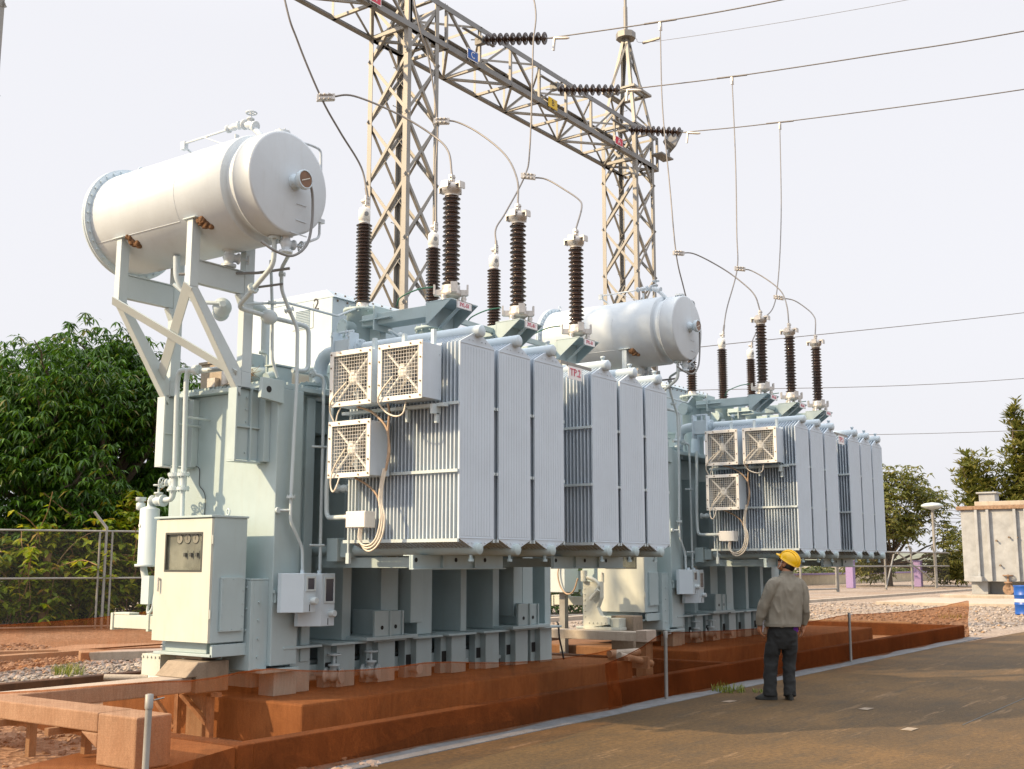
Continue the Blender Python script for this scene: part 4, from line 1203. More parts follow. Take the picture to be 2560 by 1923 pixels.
# the gravel left of the pit lies higher than the yard
b = MB()
g = [(-6, 6.5), (3.9, 6.5), (6.05, 6.88), (6.05, 12.6), (5.5, 13.2), (-6, 14.0)]
b.add([(x, y, 0.17) for x, y in g] + [(x - (0.3 if x < 6 else 0), y + (2.5 if y > 12 else 0), 0.17 if y < 12 else -0.02) for x, y in g], [(0, 1, 2, 3, 4, 5), (5, 4, 10, 11), (4, 3, 9, 10)])
struct(b.build('gravel_bank', 'gravel'))
b = MB(); b.prism([(4.0, 6.95, 0), (4.75, 6.42, 0), (6.04, 6.87, 0), (6.04, 7.75, 0), (5.2, 7.6, 0), (4.3, 7.3, 0)], (0, 0, 0.255))
struct(b.build('pit_apron', 'conc_rust'))

# cable trough of the near transformer: raised concrete channel, L shaped, with a block at its end
b = MB()
b.box(4.96, 5.25, 6.62, 7.05, 0.257, 0.60)
b.prism([(4.96, 7.05, 0.465), (4.96, 7.05, 0.36), (4.96, 7.25, 0.465)], (0.29, 0, 0))
trough = tag(b.build('cable_trough', 'conc_pink', None, 0.012), 'pinkish concrete cable trough on brackets at the left, ending in a square block', 'cable trough')
b = MB(); b.box(4.96, 5.25, 7.052, 12.5, 0.47, 0.602); b.box(5.25, 6.96, 8.52, 8.84, 0.47, 0.603)
b.build('trough_channel', 'conc_pink', trough, 0.01)
b = MB()
for y in (7.5, 8.2, 9.2): b.box(4.88, 5.27, y, y + 0.05, 0.42, 0.469); b.box(5.18, 5.24, y, y + .05, 0.17, 0.42)
b.build('trough_bracket', 'conc', trough)
# steel frame carrying the trough beside the plinth
b = MB()
for y in (8.52, 8.98): b.beam((7.18, y, 0.0), (7.18, y, 0.44), 0.05, 0.05)
b.beam((7.18, 8.40, 0.435), (7.18, 9.50, 0.435), 0.05, 0.04)
b.beam((7.18, 8.94, 0.41), (7.18, 8.56, 0.17), 0.04, 0.04); b.beam((7.18, 9.42, 0.41), (7.18, 9.02, 0.10), 0.04, 0.04)
tag(b.build('support_frame', 'rusty', None), 'small steel frame with diagonal braces behind the netting beside the near plinth', 'frame')
# pedestal under the near cabinet, where the trough ends
t = thing('duct_pedestal', (7.2, 8.7, 0.0), 'concrete pedestal and bolted cover below the glazed cabinet of the near transformer', 'pedestal')
b = MB(); b.box(7.12, 7.36, 8.60, 8.98, 0.74, 0.775)
b.prism([(6.84, 8.47, 0.606), (6.98, 8.47, 0.735), (7.34, 8.47, 0.735), (7.34, 8.47, 0.46), (6.965, 8.47, 0.46), (6.965, 8.47, 0.606)], (0, 0.44, 0))
b.box(7.21, 7.34, 8.66, 8.90, -0.1, 0.459)
b.build('pedestal_block', 'conc', t, 0.01)
b = MB()
b.box(7.14, 7.40, 9.22, 9.50, 0.56, 0.76); b.prism([(7.10, 9.52, 0.43), (7.10, 9.22, 0.43), (7.14, 9.22, 0.56), (7.14, 9.52, 0.56)], (0.26, 0, 0))
b.bolts([(7.14, 9.24 + k * 0.06, 0.735) for k in range(5)], (-1, 0, 0), 0.012, 0.012)
b.build('bolted_cover', 'cab', t, 0.003)
b = MB()
b.tube([(6.85, 9.62, 0.55), (7.1, 9.35, 0.54)], 0.03, 10); b.tube([(6.9, 9.74, 0.54), (7.1, 9.5, 0.53)], 0.03, 10)
b.build('duct_pipe', 'conc_pale', t)
# raised duct of the far transformer
t = thing('raised_duct', (14.5, 9.0, 0.0), 'sunlit cream concrete duct raised on blocks between the two transformers', 'cable duct')
b = MB(); b.box(14.39, 14.68, 7.95, 8.12, 0.53, 0.69); b.build('duct_end', 'conc_pink', t, 0.008)
b = MB(); b.box(14.40, 14.66, 8.122, 13.2, 0.535, 0.662); b.build('duct_beam', 'conc_pale', t, 0.006)
b = MB(); b.box(14.46, 14.66, 8.0, 8.16, -0.1, 0.53); b.box(14.46, 14.66, 11.0, 11.2, -0.1, 0.53); b.build('duct_leg', 'conc', t)
b = MB(); b.box(14.86, 15.14, 8.42, 8.80, 0.37, 0.86); b.build('pedestal_block', 'conc', t, 0.01)
b = MB(); b.prism([(14.63, 9.14, 0.67), (14.63, 8.72, 0.74), (14.63, 8.72, 0.84), (14.63, 8.84, 0.87), (14.63, 8.90, 0.98), (14.63, 8.84, 1.12), (14.63, 8.84, 1.36), (14.63, 9.14, 1.36)], (0.10, 0, 0))
b.bolts([(14.63, 8.76 + k * .07, 0.76) for k in range(5)] + [(14.63, 9.11, 0.85 + k * .08) for k in range(6)], (-1, 0, 0), 0.011, 0.012)
b.box(14.60, 14.8, 8.5, 9.10, 0.664, 0.70); b.box(14.70, 14.9, 8.55, 8.715, 0.702, 0.83)
b.build('bolted_cover', 'cab', t, 0.003)
b = MB(); b.tube([(14.60, 9.05, 1.42), (14.62, 8.92, 1.38), (14.62, 8.84, 1.30), (14.62, 8.92, 1.22)], 0.028, 8, .04); b.tube([(14.6, 9.1, 1.36), (14.6, 9.1, 1.52)], 0.05, 10); b.tube([(14.58, 8.98, 1.10), (14.58, 8.84, 1.24)], 0.03, 8)
b.build('cover_pipe', 'cab', t)
b = MB(); b.box(15.0, 15.4, 9.70, 10.02, 1.18, 1.66); mk = tag(b.build('marshalling_box', 'light', None, 0.01), 'pale grey box on a post seen in the gap between the transformers', 'control box')
b = MB(); b.box(15.15, 15.25, 9.8, 9.9, 0, 1.18); b.build('box_post', 'galv', mk)
b = MB(); b.curve([(14.98, 9.78, 1.62), (14.96, 9.80, 1.45), (14.95, 9.74, 1.26), (14.92, 9.60, 1.16), (14.88, 9.46, 1.22), (14.84, 9.36, 1.40)], 0.012, 6); b.build('box_cable', 'brown_cable', mk)
b = MB()
b.tube([(13.20, 7.85, 0.45), (13.75, 7.72, 0.45)], 0.05, 10); b.tube([(13.20, 7.70, 0.44), (13.8, 7.55, 0.30)], 0.045, 10)
b.box(13.25, 13.32, 7.6, 7.9, 0.371, 0.42); b.box(13.6, 13.66, 7.5, 7.8, 0.25, 0.4)
tag(b.build('drain_pipes', 'conc_pale'), 'short cream drain pipes lying at the right end of the near plinth', 'pipe')

# ------------------------------------------------------------------ NETTING on stakes
def net(name, mat, pts, ztops, label, seed):
    """netting hung along a ground line, sagging between the stakes"""
    random.seed(seed)
    b = MB(); rows = []
    P = []
    for i in range(len(pts) - 1):
        p, q = Vector((*pts[i], 0)), Vector((*pts[i + 1], 0)); n = max(4, int((q - p).length / 0.12))
        for k in range(n):
            t = k / n
            P.append((p.lerp(q, t), ztops[i] * (1 - t) + ztops[i + 1] * t - 0.07 * math.sin(PI * t) * min(1, (q - p).length / 3), (q - p).normalized()))
    P.append((Vector((*pts[-1], 0)), ztops[-1], P[-1][2]))
    m = 7
    vs = []; fs = []
    for i, (p, zt, d) in enumerate(P):
        nrm = Vector((d.y, -d.x, 0))
        for j in range(m + 1):
            s = j / m
            o = 0.025 * math.sin(i * 0.31 + j * 0.5 + seed) * (0.4 + s) + 0.06 * noise.noise(Vector((i * 0.12, j * 0.3, seed))) + 0.018 * noise.noise(Vector((i * 0.7 + j * .5, j * 0.25, seed + 4)))
            o = max(o, -0.06)
            vs.append(p + nrm * (o + 0.015) + Vector((0, 0, 0.012 + (zt - 0.012) * (1 - s) if j < m else 0.012)))
    for i in range(len(P) - 1):
        for j in range(m):
            a = i * (m + 1) + j
            fs.append((a, a + 1, a + m + 2, a + m + 1))
    b.add(vs, fs, True)
    o = tag(b.build(name, mat), label, 'safety net', 'orange safety netting round the pits')
    b = MB(); b.tube([vs[i * (m + 1)] + Vector((0, 0, 0.004)) for i in range(0, len(P), 3)], 0.006, 5)
    b.build('edge_cord', mat, o)
    return o
net('safety_net', 'net_dense', [(2.4, 9.0), (3.4, 7.7), (4.68, 6.20), (6.05, 6.68), (8.2, 6.76), (11.55, 6.76)], [0.84, 0.84, 0.88, 0.84, 0.74, 0.66], 'bright orange doubled netting in front of the near transformer plinth, from the left stake', 3)
net('safety_net', 'net', [(11.30, 6.78), (12.62, 6.78), (19.1, 6.76), (27.1, 6.78)], [0.50, 0.78, 0.77, 0.80], 'reddish brown single layer of netting stretching right past the man to the gravel', 5)
net('safety_net', 'net_thin', [(2.8, 14.2), (8.0, 16.0), (13.6, 17.6)], [0.72, 0.75, 0.78], 'strip of orange netting crossing the gravel in front of the left fence', 9)
for (x, y, lab) in ((4.69, 6.28, 'leftmost netting stake, a grey tube in front of the concrete trough block'), (12.63, 6.84, 'netting stake between the two transformers'), (19.13, 6.83, 'netting stake just right of the man')):
    b = MB(); y -= 0.12; b.tube([(x, y, -0.1), (x + 0.01, y, 0.74)], 0.022, 10); b.lathe((x + 0.01, y, 0.74), (0, 0, 1), [(0.027, -0.02), (0.027, 0.065), (0.012, 0.07)], 10)
    b.tube([(x + 0.03, y - 0.02, 0.77), (x + 0.10, y - 0.03, 0.78)], 0.005, 5)
    tag(b.build('net_stake', 'galv'), lab, 'stake', 'stakes of the orange netting')

# ------------------------------------------------------------------ GANTRY: lattice towers, lattice beam
G = thing('gantry', (15.85, 13.9, 0), 'tall galvanised steel lattice gantry behind the transformers with three towers and one beam', 'gantry')
GY0, GY1 = 13.40, 14.40
def lattice_tower(x0, x1, ztop, hits):
    cxm = (x0 + x1) / 2; cym = (GY0 + GY1) / 2
    b = MB()
    L = 0.105
    corners = ((x0, GY0, 1, 1), (x1, GY0, -1, 1), (x1, GY1, -1, -1), (x0, GY1, 1, -1))
    zc = 12.65
    def at(c, z):
        if z <= zc: return Vector((c[0], c[1], z))
        t = min(1, (z - zc) / (15.25 - zc)); t *= 0.86
        return Vector((c[0] + (cxm - c[0]) * t, c[1] + (cym - c[1]) * t, z))
    for c in corners:
        b.angle(at(c, 0), at(c, zc), L, 0.012, (c[2], 0, 0), (0, c[3], 0))
        b.angle(at(c, zc), at(c, ztop), 0.08, 0.010, (c[2], 0, 0), (0, c[3], 0))
    for i, c in enumerate(corners):
        for k in range(6):     # splice plates with bolts
            z = 2.2 + k * 2.05
            p = at(c, z)
    h = 1.22; z = 0.20; k = 0
    while z + h < zc + 0.02:
        for i in range(4):
            c, d = corners[i], corners[(i + 1) % 4]
            nin = Vector((cxm - (c[0] + d[0]) / 2, cym - (c[1] + d[1]) / 2, 0)).normalized()
            a0, a1 = (at(c, z), at(d, z + h)); q0, q1 = (at(d, z), at(c, z + h))
            b.angle(a0 + nin * 0.014, a1 + nin * 0.014, 0.062, 0.007, (0, 0, 1), nin)
            b.angle(q0 + nin * 0.024, q1 + nin * 0.024, 0.062, 0.007, (0, 0, 1), nin)
        z += h; k += 1
    for zz in (11.69, 12.62, 13.62):
        for i in range(4):
            c, d = corners[i], corners[(i + 1) % 4]
            nin = Vector((cxm - (c[0] + d[0]) / 2, cym - (c[1] + d[1]) / 2, 0)).normalized()
            b.angle(at(c, zz), at(d, zz), 0.075, 0.008, (0, 0, 1), nin)
    z = 12.65
    for h in (0.97, 1.4):
        for i in range(4):
            c, d = corners[i], corners[(i + 1) % 4]
            nin = Vector((cxm - (c[0] + d[0]) / 2, cym - (c[1] + d[1]) / 2, 0)).normalized()
            b.angle(at(c, z), at(d, min(z + h, 15.1)), 0.05, 0.006, (0, 0, 1), nin)
        z += h
    t = b.build('lattice_tower', 'galv', G)
    s = MB()
    for k in range(30):        # step bolts on one leg
        z = 1.8 + k * 0.40
        p = at(corners[2], z) if k % 2 else at(corners[2], z) + Vector((-0.02, 0, 0))
        d = Vector((0, 1, 0)) if k % 2 else Vector((1, 0, 0))
        s.tube([p, p - d * 0.17], 0.007, 5); s.ball(p - d * 0.17, 0.014, 4)
    s.build('step_bolt', 'galv', t)
    s = MB()
    s.box(cxm - 0.62, cxm + 0.62, GY0 - 0.12 + .3, GY0 + 0.30, 13.60, 13.66) if False else None
    for (ya, yb) in ((cym - 0.48, cym - 0.40), (cym + 0.40, cym + 0.48)): s.box(cxm - 0.46, cxm + 0.46, ya, yb, 13.64, 13.70)
    for (xa, xb) in ((cxm - 0.46, cxm - 0.38), (cxm + 0.38, cxm + 0.46)): s.box(xa, xb, cym - 0.40, cym + 0.40, 13.645, 13.695)
    s.build('platform', 'galv', t)
    s = MB()
    s.prism([(cxm + 0.26 * math.cos(PI / 4 * k + .39), cym + 0.26 * math.sin(PI / 4 * k + .39), 15.20) for k in range(8)], (0, 0, 0.16))
    s.tube([(cxm, cym, 15.3), (cxm, cym, 16.1)], 0.055, 10); s.tube([(cxm, cym, 16.1), (cxm, cym, 19.5)], 0.04, 10)
    s.build('lightning_mast', 'galv', t)
    return t
lattice_tower(6.50, 7.45, 15.25, 0)
lattice_tower(15.40, 16.32, 15.25, 0)
lattice_tower(24.15, 25.10, 15.25, 0)
b = MB()
X0, X1, Z0, Z1 = 5.5, 25.25, 11.69, 12.60
for y, s in ((GY0, 1), (GY1, -1)):
    for z, v in ((Z0, 1), (Z1, -1)):
        b.angle((X0, y - s * 0.012, z), (X1, y - s * 0.012, z), 0.115, 0.012, (0, s, 0), (0, 0, v))
ch = b.build('beam_chord', 'galv_dark', G)
b = MB()
pn = 1.095; n = 18
xs = [X0 + 0.1 + k * pn for k in range(n + 1)]
for k, x in enumerate(xs):
    for y, s in ((GY0, 1), (GY1, -1)):
        b.angle((x, y, Z0), (x, y, Z1), 0.055, 0.006, (1, 0, 0), (0, s, 0))
        if k < n:
            if k % 2: b.angle((x, y + s * .008, Z0), (xs[k + 1], y + s * .008, Z1), 0.05, 0.006, (0, 0, 1), (0, s, 0))
            else: b.angle((x, y + s * .008, Z1), (xs[k + 1], y + s * .008, Z0), 0.05, 0.006, (0, 0, 1), (0, s, 0))
    for z, v in ((Z0, 1), (Z1, -1)):
        b.angle((x, GY0, z), (x, GY1, z), 0.055, 0.006, (1, 0, 0), (0, 0, v))
        if k < n:
            if (k + (v > 0)) % 2: b.angle((x, GY0, z + v * .01), (xs[k + 1], GY1, z + v * .01), 0.05, 0.006, (1, 0, 0), (0, 0, v))
            else: b.angle((x, GY1, z + v * .01), (xs[k + 1], GY0, z + v * .01), 0.05, 0.006, (1, 0, 0), (0, 0, v))
    if k % 2 == 0: b.angle((x, GY0, Z0), (x, GY1, Z1), 0.045, 0.005, (1, 0, 0), (0, 0, 1))
b.build('beam_lattice', 'galv', G)
b = MB()
for x in (17.3, 20.1, 23.2):
    b = MB(); b.angle((x - .3, GY0 - .03, 12.28), (x + .75, GY0 - .03, 12.28), 0.07, 0.008, (0, 0, 1), (0, -1, 0)); b.box(x + 0.3, x + 0.42, GY0 - 0.1, GY0 + .1, 12.20, 12.36)
    b.build('string_bracket', 'galv_dark', G)
# flood light on the right tower
fl = thing('floodlight', (25.30, 13.25, 12.0), 'square floodlight on a bracket at the top of the right lattice tower', 'floodlight')
b = MB(); b.box(24.98, 25.62, 13.1, 13.4, 12.02, 12.06); b.tube([(25.5, 13.2, 12.05), (25.55, 13.2, 12.30)], 0.03, 8); b.tube([(25.68, 13.25, 12.05), (25.68, 13.25, 12.35)], 0.02, 8)
b.build('lamp_bracket', 'galv_dark', fl)
b = MB()
o = Vector((25.62, 13.15, 12.60)); n_ = Vector((0.62, -0.62, -0.42)).normalized(); u_ = n_.cross(Vector((0, 0, 1))).normalized(); v_ = u_.cross(n_)
r0 = [o + u_ * a * 0.12 + v_ * c * 0.12 - n_ * 0.16 for a, c in ((-1, -1), (1, -1), (1, 1), (-1, 1))]
r1 = [o + u_ * a * 0.27 + v_ * c * 0.24 + n_ * 0.12 for a, c in ((-1, -1), (1, -1), (1, 1), (-1, 1))]
r2 = [o + u_ * a * 0.27 + v_ * c * 0.24 + n_ * 0.16 for a, c in ((-1, -1), (1, -1), (1, 1), (-1, 1))]
b.ring_tube([r0, r1, r2], True, False); b.build('lamp_housing', 'galv_dark', fl)
b = MB(); b.add([o + u_ * a * 0.245 + v_ * c * 0.215 + n_ * 0.164 for a, c in ((-1, -1), (1, -1), (1, 1), (-1, 1))], [(0, 1, 2, 3)]); b.build('lamp_glass', 'lens', fl)
# phase plates
def phase(letter, x, z, w_, h_, mat, ink, rim, lab):
    b = MB(); b.mat(rim); b.box(x, x + w_, 13.352, 13.358, z, z + h_); b.mat(mat); b.box(x + 0.018, x + w_ - 0.018, 13.349, 13.3515, z + 0.018, z + h_ - 0.018)
    b.mat('galv_dark'); b.box(x + 0.06, x + 0.1, 13.36, 13.40, z - 0.05, z + 0.05); b.box(x + w_ - .1, x + w_ - .06, 13.36, 13.40, z - 0.05, z + 0.05)
    o = tag(b.build('phase_sign', 'sign_white'), lab, 'sign', 'phase letter plates on the gantry beam')
    if letter: text_obj('lettering', letter, 0.20, (x + w_ / 2, 13.3475, z + h_ / 2), (1, 0, 0), (0, 0, 1), ink, o, 0.001)
phase('C', 17.17, 11.72, 0.36, 0.23, 'blue', 'sign_white', 'sign_white', 'blue plate with a white letter C on the gantry beam')
phase('B', 20.12, 11.70, 0.36, 0.23, 'yellow', 'ink', 'yellow', 'yellow plate with a black letter B on the gantry beam')
phase('A', 23.05, 11.73, 0.38, 0.22, 'red', 'sign_white', 'sign_white', 'red plate with a white letter A at the right tower end of the gantry beam')
phase('A', 14.22, 11.73, 0.36, 0.23, 'red', 'sign_white', 'sign_white', 'red plate cut by the top edge, on the beam left of the middle tower')

# ------------------------------------------------------------------ INSULATOR STRINGS AND CONDUCTORS
def string(p0, p1, label):
    p0 = Vector(p0); p1 = Vector(p1); d = (p1 - p0).normalized()
    t = thing('insulator_string', tuple(p0), label, 'insulator', 'brown disc insulator strings on the gantry beam')
    b = MB(); b.tube([p0, p1], 0.018, 8); b.tube([p0 - d * .30, p0], 0.012, 6); b.ball(p0 - d * 0.12, 0.035, 5)
    b.tube([p1, p1 + d * .17], 0.012, 6)
    b.build('link_rod', 'galv', t)
    b = MB(); L = (p1 - p0).length; n = 10
    for k in range(n):
        o = p0 + d * (L * (k + 0.5) / n)
        b.lathe(o, d, [(0.035, -0.062), (0.045, -0.05), (0.048, -0.01), (0.085, 0.0), (0.125, 0.028), (0.127, 0.038), (0.120, 0.042), (0.098, 0.030), (0.094, 0.044), (0.078, 0.040), (0.074, 0.03), (0.058, 0.05), (0.03, 0.055), (0.02, 0.08)], 24)
    b.build('insulator_disc', 'porc', t)
    b = MB(); e = p1 + d * 0.17
    b.lathe(e, d, [(0.022, 0), (0.03, 0.02), (0.03, 0.28), (0.018, 0.34)], 10)
    b.bar(e + d * 0.02, e + d * 0.02 + Vector((0.0, 0.03, -0.25)), (1, 0, 0), (0, 1, 0.1), -0.03, 0.03, -0.012, 0.012)
    b.build('dead_end_clamp', 'alu', t)
    return e
SC = ((17.64, 13.30, 12.28), (17.86, 11.90, 12.00)), ((20.42, 13.30, 12.17), (20.66, 11.84, 11.88)), ((23.65, 13.30, 12.26), (23.83, 11.98, 11.95))
CL = [[(17.86, 11.86, 11.99), (18.22, 9.53, 11.81), (18.56, 7.27, 11.71), (19.2, 3.0, 11.66), (20.5, -6.0, 11.9)],
      [(20.67, 11.80, 11.87), (21.03, 9.35, 11.68), (21.46, 6.44, 11.54), (21.85, 3.84, 11.45), (22.9, -3.0, 11.4), (24, -10, 11.7)],
      [(23.84, 11.92, 11.94), (24.17, 9.59, 11.76), (24.94, 4.46, 11.55), (25.9, -2.0, 11.5), (27, -9, 11.7)]]
for (p, q), c, nm in zip(SC, CL, ('C', 'B', 'A')):
    pos = {'C': 'longest looking brown insulator string, above the blue C plate', 'B': 'brown insulator string above the yellow B plate, middle of the beam', 'A': 'brown insulator string above the red A plate at the right tower'}[nm]
    string(p, q, pos)
    b = MB(); b.tube(spline(c, 10), 0.0125, 6)
    b.tube([Vector(c[1]) + (Vector(c[0]) - Vector(c[1])).normalized() * 0.32, Vector(c[1]) - (Vector(c[0]) - Vector(c[1])).normalized() * 0.32], 0.020, 8)
    tag(b.build('overhead_conductor', 'wire'), {'C': 'upper thick conductor running right from the string above the blue C plate', 'B': 'middle thick conductor running right from the string above the yellow B plate', 'A': 'lower thick conductor running right from the string above the red A plate'}[nm], 'power line', 'overhead conductors')
b = MB(); b.tube(spline([(24.70, 13.7, 15.2), (24.85, 12.9, 14.98), (25.67, 6.94, 14.64), (26.8, -2, 14.5)], 8), 0.006, 5)
b.box(24.78, 24.84, 13.0, 13.5, 15.03, 15.08)
tag(b.build('earth_wire', 'wire'), 'thin earth wire running right from the tip of the right lattice tower', 'power line')

def dropper(main, arm, label, r=0.0115):
    """cable down from the line to the bushing; a clamp joins the arched lead of the surge arrester"""
    mp = spline(main[0], 10)
    t = thing('dropper_cable', tuple(main[0][-1]), label, 'cable', 'dropper cables to the bushings')
    b = MB(); b.tube(mp, r, 7); b.tube([mp[-4], mp[-1]], r * 1.5, 7); b.build('main_lead', 'wire', t)
    b = MB(); b.tube(spline(arm, 8), r, 7); b.build('arrester_lead', 'wire', t)
    c = Vector(main[1]); d = (Vector(arm[1]) - Vector(arm[0])).normalized()
    b = MB(); b.bar(c - d * 0.05, c + d * 0.15, d.cross(Vector((0, 0, 1))).normalized(), (0, 0, 1), -0.03, 0.03, -0.035, 0.035)
    for k in range(3):
        for s in (-1, 1): b.cyl(c + d * (0.0 + k * 0.05) + Vector((0, 0, s * 0.025)) - Vector((0.05, .02, 0)), c + d * (0.0 + k * 0.05) + Vector((0, 0, s * 0.025)) + Vector((0.03, -.04, 0)), 0.012, 6)
    b.build('clamp', 'alu', t)
    if len(main) > 2:
        b = MB(); b.box(main[2][0] - .04, main[2][0] + .04, main[2][1] - .02, main[2][1] + .02, main[2][2] - .16, main[2][2] - .01); b.build('line_clamp', 'alu', t)
bt = lambda i, dx=0: (AX[i] + dx + 0.005, 8.585, 5.74)
at_ = lambda i, dx=0: (AX[i] + dx - 0.02, 7.34, 5.74)
dropper(([(7.75, 9.3, 11.5), (7.78, 9.1, 9.6), (8.04, 8.8, 7.76), (8.22, 8.75, 7.28), (8.55, 8.7, 6.73), (8.86, 8.7, 6.43), (9.17, 8.66, 6.10), bt(0)], (8.55, 8.7, 6.73)),
        [(8.66, 8.66, 6.77), (8.86, 8.5, 6.81), (9.15, 8.1, 6.60), (9.30, 7.7, 6.30), (9.25, 7.45, 6.05), at_(0)], 'leftmost dropper cable, ending on the first bushing of the near transformer')
dropper(([(10.3, 9.4, 11.5), (10.35, 8.9, 8.65), (10.5, 8.8, 8.0), (10.58, 8.7, 7.12), (10.53, 8.68, 6.44), bt(1)], (10.58, 8.7, 7.12)),
        [(10.62, 8.7, 7.13), (10.75, 8.55, 7.14), (10.78, 8.2, 6.92), (10.72, 7.75, 6.52), (10.55, 7.45, 6.10), at_(1)], 'dropper cable before the middle lattice tower, ending on the near middle bushing')
dropper(([(13.0, 9.5, 11.5), (12.95, 8.85, 9.85), (12.79, 8.75, 8.95), (12.63, 8.7, 7.4), (12.5, 8.7, 6.95), (12.03, 8.68, 6.31), (11.76, 8.65, 6.0), bt(2)], (12.5, 8.7, 6.95)),
        [(12.56, 8.66, 6.94), (12.66, 8.45, 6.90), (12.60, 8.1, 6.66), (12.40, 7.75, 6.40), (11.98, 7.45, 6.12), at_(2)], 'dropper cable ending on the rightmost bushing of the near transformer')
dropper(([(18.22, 9.53, 11.80), (17.70, 9.25, 9.9), (17.25, 8.9, 8.1), (17.03, 8.7, 6.87), (17.20, 8.66, 6.30), bt(0, 8.15)], (17.03, 8.7, 6.87), (18.22, 9.53, 11.80)),
        [(17.10, 8.66, 6.88), (17.36, 8.5, 6.89), (17.62, 8.1, 6.62), (17.55, 7.7, 6.28), (17.40, 7.45, 6.02), at_(0, 8.15)], 'dropper cable that passes down behind the end of the far conservator')
dropper(([(21.03, 9.35, 11.67), (20.4, 9.05, 9.6), (19.9, 8.85, 7.95), (19.53, 8.7, 7.13), (18.97, 8.68, 6.25), bt(1, 8.15)], (19.53, 8.7, 7.13), (21.03, 9.35, 11.67)),
        [(19.58, 8.66, 7.12), (19.70, 8.5, 7.10), (19.55, 8.1, 6.82), (19.30, 7.75, 6.50), (18.78, 7.45, 6.10), at_(1, 8.15)], 'dropper cable ending on the middle bushing of the far transformer')
dropper(([(24.17, 9.59, 11.75), (22.8, 9.1, 9.0), (21.37, 8.7, 6.93), (20.62, 8.68, 6.33), (20.11, 8.66, 5.90), bt(2, 8.15)], (21.37, 8.7, 6.93), (24.17, 9.59, 11.75)),
        [(21.42, 8.66, 6.92), (21.55, 8.4, 6.86), (21.25, 8.0, 6.56), (20.75, 7.7, 6.30), (20.15, 7.45, 6.06), at_(2, 8.15)], 'rightmost dropper cable, ending on the last bushing of the far transformer')

# thin far lines crossing the sky at the right
far = [([(38, 20, 9.6), (60, 8, 14.0), (80, -6, 19.0)], 'thin far wire, upper of the two slanting above the right tree'),
       ([(46, 24, 9.4), (62, 14, 11.0), (85, -2, 14.5)], 'thin far wire, lower of the two slanting above the right tree'),
       ([(52, 26, 8.0), (70, 18, 9.3), (95, 6, 11.6)], 'thin far wire ending behind the feathery tree at the right')]
for pts, lab in far:
    b = MB(); b.tube(spline(pts, 8), 0.016, 5)
    tag(b.build('far_wire', 'wire'), lab, 'power line', 'thin far wires at the right')
for k, z in enumerate((6.95, 6.6, 6.25, 5.9, 5.55)):
    b = MB(); b.tube(spline([(60, 60, z), (110, 28, z - 0.15), (150, 5, z + 0.2)], 6), 0.022, 5)
    tag(b.build('street_wire', 'wire'), ('topmost', 'second', 'third', 'fourth', 'lowest')[k] + ' of five level street wires behind the right tree', 'power line', 'five street wires behind the right tree')

# ------------------------------------------------------------------ FENCES
def chain_fence(name, p, q, h, posts, label, rails=(0.07, 0.5, 0.97), arm=True, r=0.03, plain_posts=()):
    p = Vector((*p, 0)); q = Vector((*q, 0)); d = (q - p).normalized(); n = Vector((d.y, -d.x, 0))
    t = thing(name, tuple(p), label, 'fence')
    for z in rails:
        b = MB(); b.tube([p + Vector((0, 0, z * h)), q + Vector((0, 0, z * h))], r * 0.75, 8); b.build('rail', 'galv', t)
    for s in plain_posts:
        o = p + d * s
        b = MB(); b.tube([o + Vector((0, 0, 0.02)), o + Vector((0, 0, h * rails[-1]))], r * 0.8, 8); b.build('post', 'galv', t)
    for s in posts:
        o = p + d * s
        b = MB(); b.tube([o - Vector((0, 0, .1)), o + Vector((0, 0, h * 1.02))] + ([o + Vector((0, 0, h * 1.02)) - d * 0.32 * (1 if arm else 0) + Vector((0, 0, 0.40))] if arm else []), r * 1.1, 8)
        b.build('post', 'galv', t)
    b = MB(); b.add([p + Vector((0, 0, .08)), q + Vector((0, 0, .08)), q + Vector((0, 0, h)), p + Vector((0, 0, h))], [(0, 1, 2, 3)]); b.build('chain_link_mesh', 'chain', t)
    return t
d_ = Vector((2.04, -1.10, 0)).normalized()
P0 = Vector((15.72, 26.41, 0)) - d_ * 9
L0 = (Vector((17.764, 25.31, 0)) - P0).length
f = chain_fence('chain_link_fence', P0[:2], (P0 + d_ * 30)[:2], 2.47, [L0 - 6.2, L0, L0 + 6.2, L0 + 9.3, L0 + 15], 'grey chain-link fence at the left in front of the vines and dark trees', (0.03, 0.51, 0.985), True, 0.034, (L0 - 0.15, L0 + 0.15))
# right-hand fence line, far behind
chain_fence('chain_link_fence', (50, 27.4), (66.0, 23.8), 2.1, [0, 3.2, 6.4, 9.6, 12.8, 16.4], 'low chain-link fence panel seen between the man and the right end of the far radiators', (0.08, 0.75, 1.0), False, 0.06)
chain_fence('chain_link_fence', (66.0, 23.8), (82, 21.6), 2.35, [0.2, 6.4, 10.2, 13.8], 'far chain-link fence with angled post tops in front of the loose green tree', (0.62, 1.0), True, 0.06)
b = MB(); b.tube([(72.2, 22.9, 0.1), (73.6, 22.75, 2.2)], 0.05, 6); b.tube([(79.0, 22.0, 0.6), (74.2, 22.7, 2.3)], 0.05, 6)
tag(b.build('fence_brace', 'galv'), 'pair of slanting brace tubes on the far right fence corner', 'brace')
for (x, y, lab) in ((76.5, 26.6, 'left one of two purple gate posts behind the far fence'), (84, 24.3, 'right one of two purple gate posts, next to the lamp post')):
    b = MB(); b.box(x - 0.25, x + 0.25, y - 0.25, y + 0.25, 0, 1.75); b.box(x - 0.29, x + 0.29, y - 0.29, y + 0.29, 1.752, 1.85)
    tag(b.build('gate_post', 'purple_paint', None, 0.02), lab, 'post', 'purple gate posts')
